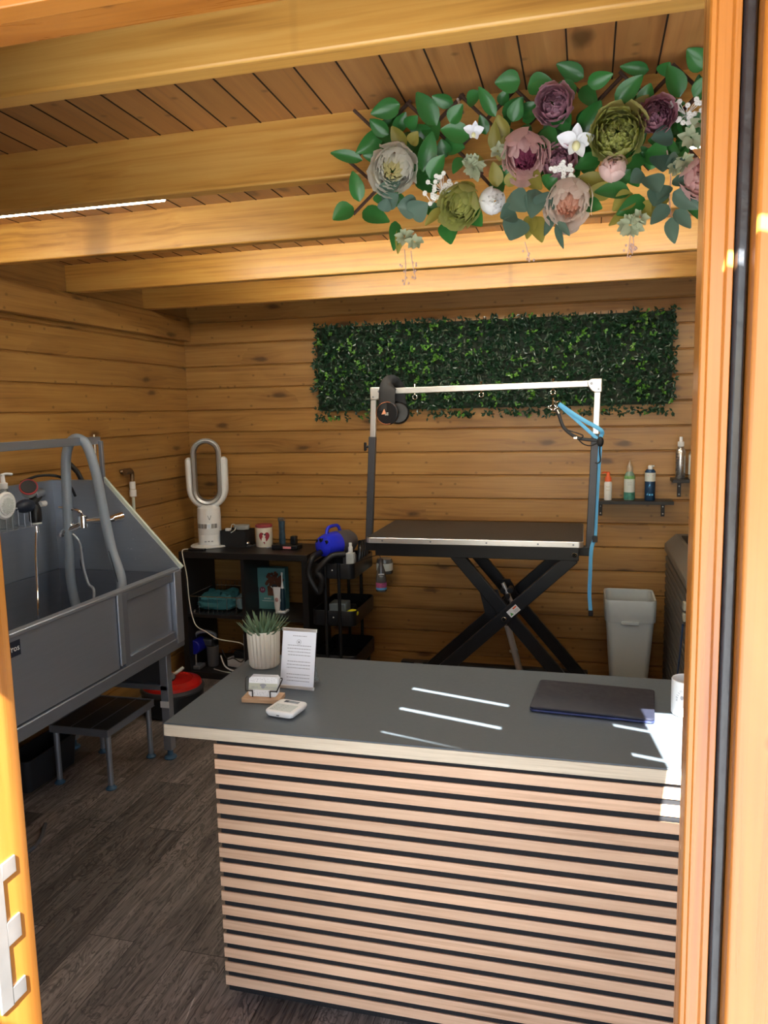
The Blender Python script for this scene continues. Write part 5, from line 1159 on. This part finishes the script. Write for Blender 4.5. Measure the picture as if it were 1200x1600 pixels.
for nm, mm, cnt, Ls, ylo, yhi in (('dark_foliage', m_h1, 3000, (.018, .034), 4.405, 4.465), ('bright_foliage', m_h2, 380, (.014, .022), 4.385, 4.42)):
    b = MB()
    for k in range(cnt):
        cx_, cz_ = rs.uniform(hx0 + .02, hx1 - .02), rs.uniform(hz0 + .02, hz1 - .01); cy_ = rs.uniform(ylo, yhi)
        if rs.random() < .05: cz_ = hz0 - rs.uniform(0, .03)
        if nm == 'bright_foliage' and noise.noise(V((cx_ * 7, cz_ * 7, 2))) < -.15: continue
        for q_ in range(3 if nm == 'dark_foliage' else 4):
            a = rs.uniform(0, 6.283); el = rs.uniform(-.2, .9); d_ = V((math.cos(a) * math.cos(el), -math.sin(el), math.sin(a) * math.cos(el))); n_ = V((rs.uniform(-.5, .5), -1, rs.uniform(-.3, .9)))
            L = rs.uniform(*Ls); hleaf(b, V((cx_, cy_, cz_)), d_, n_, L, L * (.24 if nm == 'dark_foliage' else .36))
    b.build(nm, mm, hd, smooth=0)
for px_, py_ in ((624, 503), (757, 495), (929, 489)):
    q = YP(px_, py_, 4.44); MB().cyl((q.x, 4.44, q.z), (q.x, 4.49, q.z), .004, seg=10).build('fixing_screw', m_white, hd)

# ================================================================= FLOWER TRELLIS
FY = 1.925
ft_ = thing('flower_trellis', 'artificial flower garland on a willow lattice hung from the second rafter', 'flower garland', (.0, 1.92, 2.1))
F = lambda px, py, y=1.90: YP(px, py, y)
b = MB()
for k in range(8):
    x0_ = 553 + 83 * k; y0_ = 172 - 12 * k
    if x0_ < 1150: b.tube([F(x0_, y0_, FY + .004), F(x0_ + 118, y0_ + 112, FY + .004)], .0042, 7, 0)
    xs_ = 640 + 83 * k; ys_ = 157 - 10 * k
    b.tube([F(xs_ + 2, ys_, FY + .012), F(xs_ - 90, ys_ + 96, FY + .012)], .0048, 7, 0)
b.tube([F(545, 252, FY), F(600, 300, FY)], .004, 7, 0); b.tube([F(600, 285, FY), F(552, 335, FY)], .0042, 7, 0); b.tube([F(640, 255, FY), F(700, 310, FY)], .004, 7, 0)
for k in range(1, 7): b.tube([F(560 + 83 * k, 262 - 8 * k, FY + .008), F(600 + 83 * k, 305 - 8 * k, FY + .008)], .004, 7, 0)
b.build('lattice', m_stickbrown, ft_)
b = MB(); b.cyl((F(715, 155).x, 1.9, F(715, 155).z), (F(715, 155).x, 1.985, F(715, 155).z), .003, seg=8); b.cyl((F(1040, 150).x, 1.9, F(1040, 150).z), (F(1040, 150).x, 1.985, F(1040, 150).z), .003, seg=8); b.build('fixing_nail', m_alu, ft_)
def leaf(b, px0, py0, px1, py1, w, y=1.885, curl=.25, lift=-.02, rs=random):
    A_, B_ = F(px0, py0, y), F(px1, py1, y + lift); d_ = B_ - A_; L = d_.length; W = w * L / max(1, math.hypot(px1 - px0, py1 - py0)) / 2 * 1.12
    vdir = (CAM - (A_ + B_) / 2).normalized(); vdir = (vdir + V((rs.uniform(-.35, .35), 0, rs.uniform(-.3, .5)))).normalized()
    s_ = d_.cross(vdir).normalized(); n_ = s_.cross(d_).normalized(); 
    if n_.dot(vdir) < 0: n_ = -n_
    rows = []; ph = 7
    for i in range(ph + 1):
        t = i / ph; hw_ = W * (math.sin(math.pi * min(1, t ** .78 * .97 + .015)) ** .8) + .0004
        mid = A_ + d_ * t - n_ * curl * L * (t - .35) ** 2 * .8
        rows.append([mid + s_ * hw_ * u + n_ * (abs(u) ** 1.5) * hw_ * .35 for u in (-1, -.5, 0, .5, 1)])
    b.grid(rows)
rs = random.Random(21)
G = [(566, 250, 516, 238, 17), (562, 315, 551, 267, 23), (552, 323, 520, 342, 27), (566, 330, 607, 345, 21), (625, 163, 580, 178, 27), (607, 210, 577, 187, 22), (598, 205, 557, 240, 24), (682, 196, 651, 143, 30), (708, 162, 675, 151, 19),
     (733, 215, 689, 201, 29), (660, 268, 676, 206, 30), (703, 192, 722, 163, 24), (618, 206, 634, 176, 20), (634, 198, 652, 182, 18), (672, 280, 693, 242, 28), (730, 162, 752, 144, 22), (774, 182, 748, 135, 20), (813, 127, 774, 129, 29), (789, 188, 817, 152, 30),
     (912, 121, 870, 100, 24), (918, 131, 957, 116, 24), (824, 137, 863, 127, 30), (901, 135, 860, 150, 26), (962, 163, 1004, 117, 32), (1014, 110, 970, 104, 18), (1031, 116, 1047, 98, 24), (1062, 152, 1045, 101, 32), (1104, 106, 1074, 77, 30), (1084, 152, 1110, 118, 28),
     (905, 208, 940, 158, 36), (897, 214, 854, 193, 30), (938, 247, 898, 262, 24), (800, 190, 813, 153, 26), (815, 182, 837, 160, 22), (1004, 168, 1016, 130, 28), (1074, 200, 1105, 178, 26), (600, 262, 660, 262, 14), (870, 175, 888, 205, 24), (845, 205, 870, 232, 26),
     (700, 345, 704, 380, 26), (735, 330, 752, 352, 20), (618, 345, 616, 390, 17), (1010, 236, 1045, 252, 30), (1000, 240, 980, 262, 26), (985, 300, 930, 298, 26), (960, 285, 985, 262, 28), (590, 318, 600, 300, 18), (628, 320, 612, 300, 20), (1000, 150, 985, 190, 26), (1020, 175, 1070, 160, 26),
     (915, 318, 940, 325, 18), (1075, 285, 1092, 340, 30), (780, 280, 806, 262, 28), (850, 290, 870, 275, 24), (1030, 225, 1060, 240, 24), (1085, 225, 1105, 200, 30), (1008, 310, 965, 335, 26), (590, 200, 612, 222, 16), (760, 210, 750, 180, 16), (722, 246, 708, 270, 14)]
b = MB(); [leaf(b, *g, y=1.89 - .012 * (i % 3), rs=rs) for i, g in enumerate(G)]
for k in range(75):
    x = rs.uniform(585, 1095); y = 235 + rs.gauss(0, 42) - (x - 600) * .02; a = rs.uniform(0, 6.28); L = rs.uniform(26, 42); leaf(b, x, y, x + L * math.cos(a), y + L * math.sin(a), rs.uniform(17, 26), y=1.915, rs=rs)
b.build('green_leaves', m_lgreen, ft_, smooth=60)
O = [(634, 230, 611, 198, 24), (642, 226, 652, 206, 18), (790, 218, 777, 180, 26), (774, 238, 772, 190, 20), (781, 252, 787, 213, 18), (777, 292, 771, 253, 22), (794, 292, 803, 266, 18), (984, 185, 1013, 148, 26), (946, 287, 904, 276, 22), (957, 298, 915, 300, 24),
     (835, 338, 847, 377, 22), (830, 336, 824, 372, 18), (990, 303, 958, 328, 28), (985, 322, 953, 352, 16), (626, 355, 622, 395, 12), (692, 325, 664, 351, 14), (740, 300, 720, 285, 20), (752, 262, 742, 240, 16), (830, 270, 845, 295, 20), (1000, 320, 1035, 335, 20), (1040, 300, 1020, 330, 20), (690, 350, 694, 330, 14), (980, 235, 965, 262, 20)]
b = MB(); [leaf(b, *g, y=1.868, rs=rs) for g in O]; b.build('olive_leaves', m_lolive, ft_, smooth=60)
E_ = [(652, 322, 621, 322, 32), (640, 335, 668, 318, 30), (812, 342, 797, 375, 36), (806, 332, 782, 340, 28), (838, 296, 830, 340, 30), (845, 325, 858, 300, 34), (800, 300, 822, 330, 28), (1052, 214, 1018, 216, 28), (1030, 243, 1036, 268, 28), (1012, 275, 1030, 300, 28), (1032, 296, 1022, 322, 26), (1060, 245, 1040, 262, 20),
      (1051, 281, 1078, 287, 18), (1044, 320, 1017, 350, 20), (1048, 340, 1054, 380, 18), (1055, 328, 1079, 356, 18), (1052, 300, 1092, 326, 24), (1046, 290, 1028, 312, 18), (862, 334, 851, 368, 12), (869, 350, 880, 388, 9), (870, 343, 890, 368, 9), (610, 300, 590, 295, 22), (600, 318, 622, 304, 22), (598, 330, 605, 310, 18), (1050, 262, 1076, 250, 20), (600, 295, 625, 285, 20), (1005, 270, 985, 285, 20)]
b = MB(); [leaf(b, *g, y=1.850, curl=.1, rs=rs) for g in E_]; b.build('eucalyptus_leaves', m_leuc, ft_, smooth=60)
for (cx_, cy_, n_, s_) in ((632, 370, 10, 13), (648, 378, 7, 11), (740, 262, 14, 16), (778, 235, 6, 12), (985, 352, 16, 17), (1000, 340, 8, 12), (1080, 215, 9, 16), (1070, 250, 7, 14), (1095, 190, 5, 12), (735, 252, 9, 10), (1055, 262, 7, 9)):
    b = MB()
    for k in range(n_):
        a = k * 2.4; L = s_ * rs.uniform(.7, 1.2); o2 = rs.uniform(0, 4); leaf(b, cx_ + o2 * math.cos(a), cy_ + o2 * math.sin(a), cx_ + (o2 + L) * math.cos(a), cy_ + (o2 + L) * math.sin(a), L * .5, y=1.845 - rs.uniform(0, .02), rs=rs)
    b.build('sage_sprig', m_lpale, ft_, smooth=60)
m_stem = mat('pale pink stems', (.55, .36, .32, 1), .6)
for pts_ in (((632, 390), (634, 420), (632, 445)), ((642, 392), (645, 415), (650, 435)), ((820, 378), (824, 392), (828, 408)), ((985, 365), (983, 385), (980, 403)), ((988, 365), (990, 380), (988, 398))):
    b = MB(); b.tube([F(x, y, 1.86) for x, y in pts_], .0011, 6, 4)
    for k in range(7):
        u = rs.uniform(.4, 1); x = pts_[0][0] + (pts_[2][0] - pts_[0][0]) * u + rs.uniform(-7, 7); y = pts_[0][1] + (pts_[2][1] - pts_[0][1]) * u; b.sph(F(x, y, 1.86), .0024, (1, 1, 1.3), 6, 5)
    b.build('trailing_stem', m_stem, ft_)
MB().tube([F(1042, 235, 1.86), F(1048, 275, 1.86), F(1046, 310, 1.86), F(1049, 342, 1.86)], .0015, 6, 4).build('eucalyptus_stem', m_stem, ft_)
m_bud = mat('white buds', (.82, .82, .78, 1), .7)
for cx_, cy_, sp, n_ in ((692, 290, 22, 22), (880, 268, 18, 20), (1072, 172, 24, 20), (675, 310, 14, 8)):
    b = MB()
    for k in range(n_):
        a = rs.uniform(0, 6.28); rr = sp * math.sqrt(rs.random()); q = F(cx_ + rr * math.cos(a) * 1.1, cy_ + rr * math.sin(a) * .9, 1.835)
        for j in range(7):
            a2 = j * .9; b.sph(q + V((.003 * math.cos(a2), -.002, .003 * math.sin(a2))), .0028, seg=6, rings=4)
        b.tube([q, q.lerp(F(cx_, cy_ + 8, 1.85), .9)], .0007, 5, 0)
    b.build('baby_breath_spray', m_bud, ft_)

def peony(name, px, py, rpx, inner, outer, lab, seed=0, face=(0, 0), layers=5, y=1.845, core=None, closed=False):
    rs = random.Random(seed); c = F(px, py, y); R = rpx * (c - CAM).length / FPX * .95
    ax = ((CAM - c).normalized() + V((face[0], 0, face[1]))).normalized(); Q = ax.to_track_quat('Z', 'Y').to_matrix()
    b = MB(); bi = MB(); layers += 3 if not closed else 1
    for ly in range(layers):
        f_ = ly / (layers - 1); rho = R * (1 - .70 * f_ ** .9); npet = (7 if f_ < .4 else 9) if not closed else 5
        th1 = math.radians((26 if closed else 62) * (1 - f_) ** .8 + 10); th0 = math.radians(150 - 40 * f_)
        zs = max(1, (.93 - .10 * (1 - f_)) * R / (rho * math.cos(th1)))
        for k in range(npet):
            ph0 = 2 * math.pi * (k + .5 * (ly % 2)) / npet + rs.uniform(-.2, .2); wd = (1.3 if not closed else 1.3) * math.pi / npet; sd_ = rs.uniform(0, 50); r1 = rho * rs.uniform(.92, 1.07); dth = rs.uniform(-.09, .09)
            rows = []; nv, nu = 8, 8
            for i in range(nv + 1):
                v = i / nv; th = th0 + (th1 + dth - th0) * v; row = []
                for j in range(nu + 1):
                    u = -1 + 2 * j / nu; ph = ph0 + u * wd * (.55 + .45 * math.sin(math.pi * min(1, v * .8 + .1)))
                    ruff = noise.noise(V((u * 3.2 + sd_, v * 2.4, ly * 3.1)))
                    tt = th + (.16 * u * u + .05 * ruff) * v * v; flare = max(0, v - .7) / .3
                    rr = r1 * (1 + (.10 if not closed else 0) * flare * flare * (1 - .6 * f_)) - R * .05 * (1 - u * u) * v * (1 - f_) + R * .04 * ruff * (.25 + v)
                    zz_ = rr * math.cos(tt); zz_ *= zs if zz_ > 0 else 1
                    row.append(c + Q @ V((rr * math.sin(tt) * math.cos(ph), rr * math.sin(tt) * math.sin(ph), zz_)))
                rows.append(row)
            (bi if f_ > .62 else b).grid(rows)
    m1 = petal(name + ' petal ' + str(seed), tuple(min(.95, x * 1.0) for x in outer[:3]) + (1,), tuple(min(.96, x * 1.22) for x in outer[:3]) + (1,)); m2 = petal(name + ' heart ' + str(seed), tuple(x * .8 for x in inner[:3]) + (1,), tuple(min(1, x * 1.1) for x in inner[:3]) + (1,))
    po = b.build(name, m1, ft_, smooth=80, label=lab); bi.build('flower_heart', m2, po, smooth=80); return po
CR = (.95, .93, .82, 1)
peony('peony', 616, 262, 35, (.92, .86, .52, 1), CR, 'cream white peony', 1, (-.1, -.2))
peony('peony', 720, 320, 31, (.66, .68, .26, 1), (.58, .60, .24, 1), 'small olive green peony', 2, (-.3, -.3), 6)
peony('rosebud', 770, 314, 20, (.9, .9, .88, 1), (.92, .92, .92, 1), 'white rosebud', 3, (.2, 0), 4, closed=True)
peony('peony', 866, 163, 27, (.60, .36, .44, 1), (.66, .43, .50, 1), 'small mauve peony', 4, (-.1, .1), 6)
peony('peony', 819, 240, 34, (.42, .10, .20, 1), (.90, .64, .62, 1), 'large dusky pink peony with plum heart', 5, (.1, -.5), 4)
peony('peony', 874, 254, 25, (.52, .28, .36, 1), (.60, .36, .43, 1), 'mauve peony between the pink ones', 6, (0, .4), 5, y=1.87)
peony('peony', 889, 313, 35, (.94, .60, .46, 1), (.93, .78, .72, 1), 'large pale pink peony at the bottom', 7, (-.1, -.5), 4)
peony('peony', 964, 210, 39, (.66, .68, .26, 1), (.58, .60, .24, 1), 'large olive green peony', 8, (.0, .1), 7)
peony('rosebud', 958, 262, 20, (.85, .58, .54, 1), (.90, .66, .62, 1), 'pink rosebud under the olive peony', 9, (0, .4), 4, closed=True)
peony('peony', 1026, 180, 25, (.48, .25, .33, 1), (.58, .33, .40, 1), 'dark mauve peony at the right', 10, (.1, .1), 6)
peony('peony', 1096, 280, 30, (.72, .26, .26, 1), (.86, .60, .58, 1), 'pink peony half hidden by the door jamb', 11, (.4, 0), 5)
def orchid(px, py, s_, lab, seed):
    rs = random.Random(seed); b = MB(); c = F(px, py, 1.85)
    for a, L, w in ((85, 30, 18), (20, 30, 20), (165, 32, 22), (-70, 26, 14), (-120, 24, 14)):
        a = math.radians(a); leaf(b, px, py, px + s_ * L * math.cos(a), py - s_ * L * math.sin(a), w * s_, y=1.845, curl=-.2, lift=-.01, rs=rs)
    o = b.build('orchid', mat('white orchid petal', (.82, .84, .88, 1), .5), ft_, smooth=80, label=lab)
    MB().sph(F(px - 1, py + 6, 1.835), .009 * s_, (1, 1, 1.2)).build('orchid_lip', mat('pale yellow lip', (.75, .72, .40, 1), .5), o)
orchid(901, 222, 1, 'white orchid bloom in the middle', 1); orchid(741, 205, .55, 'small white orchid behind the lattice', 2)
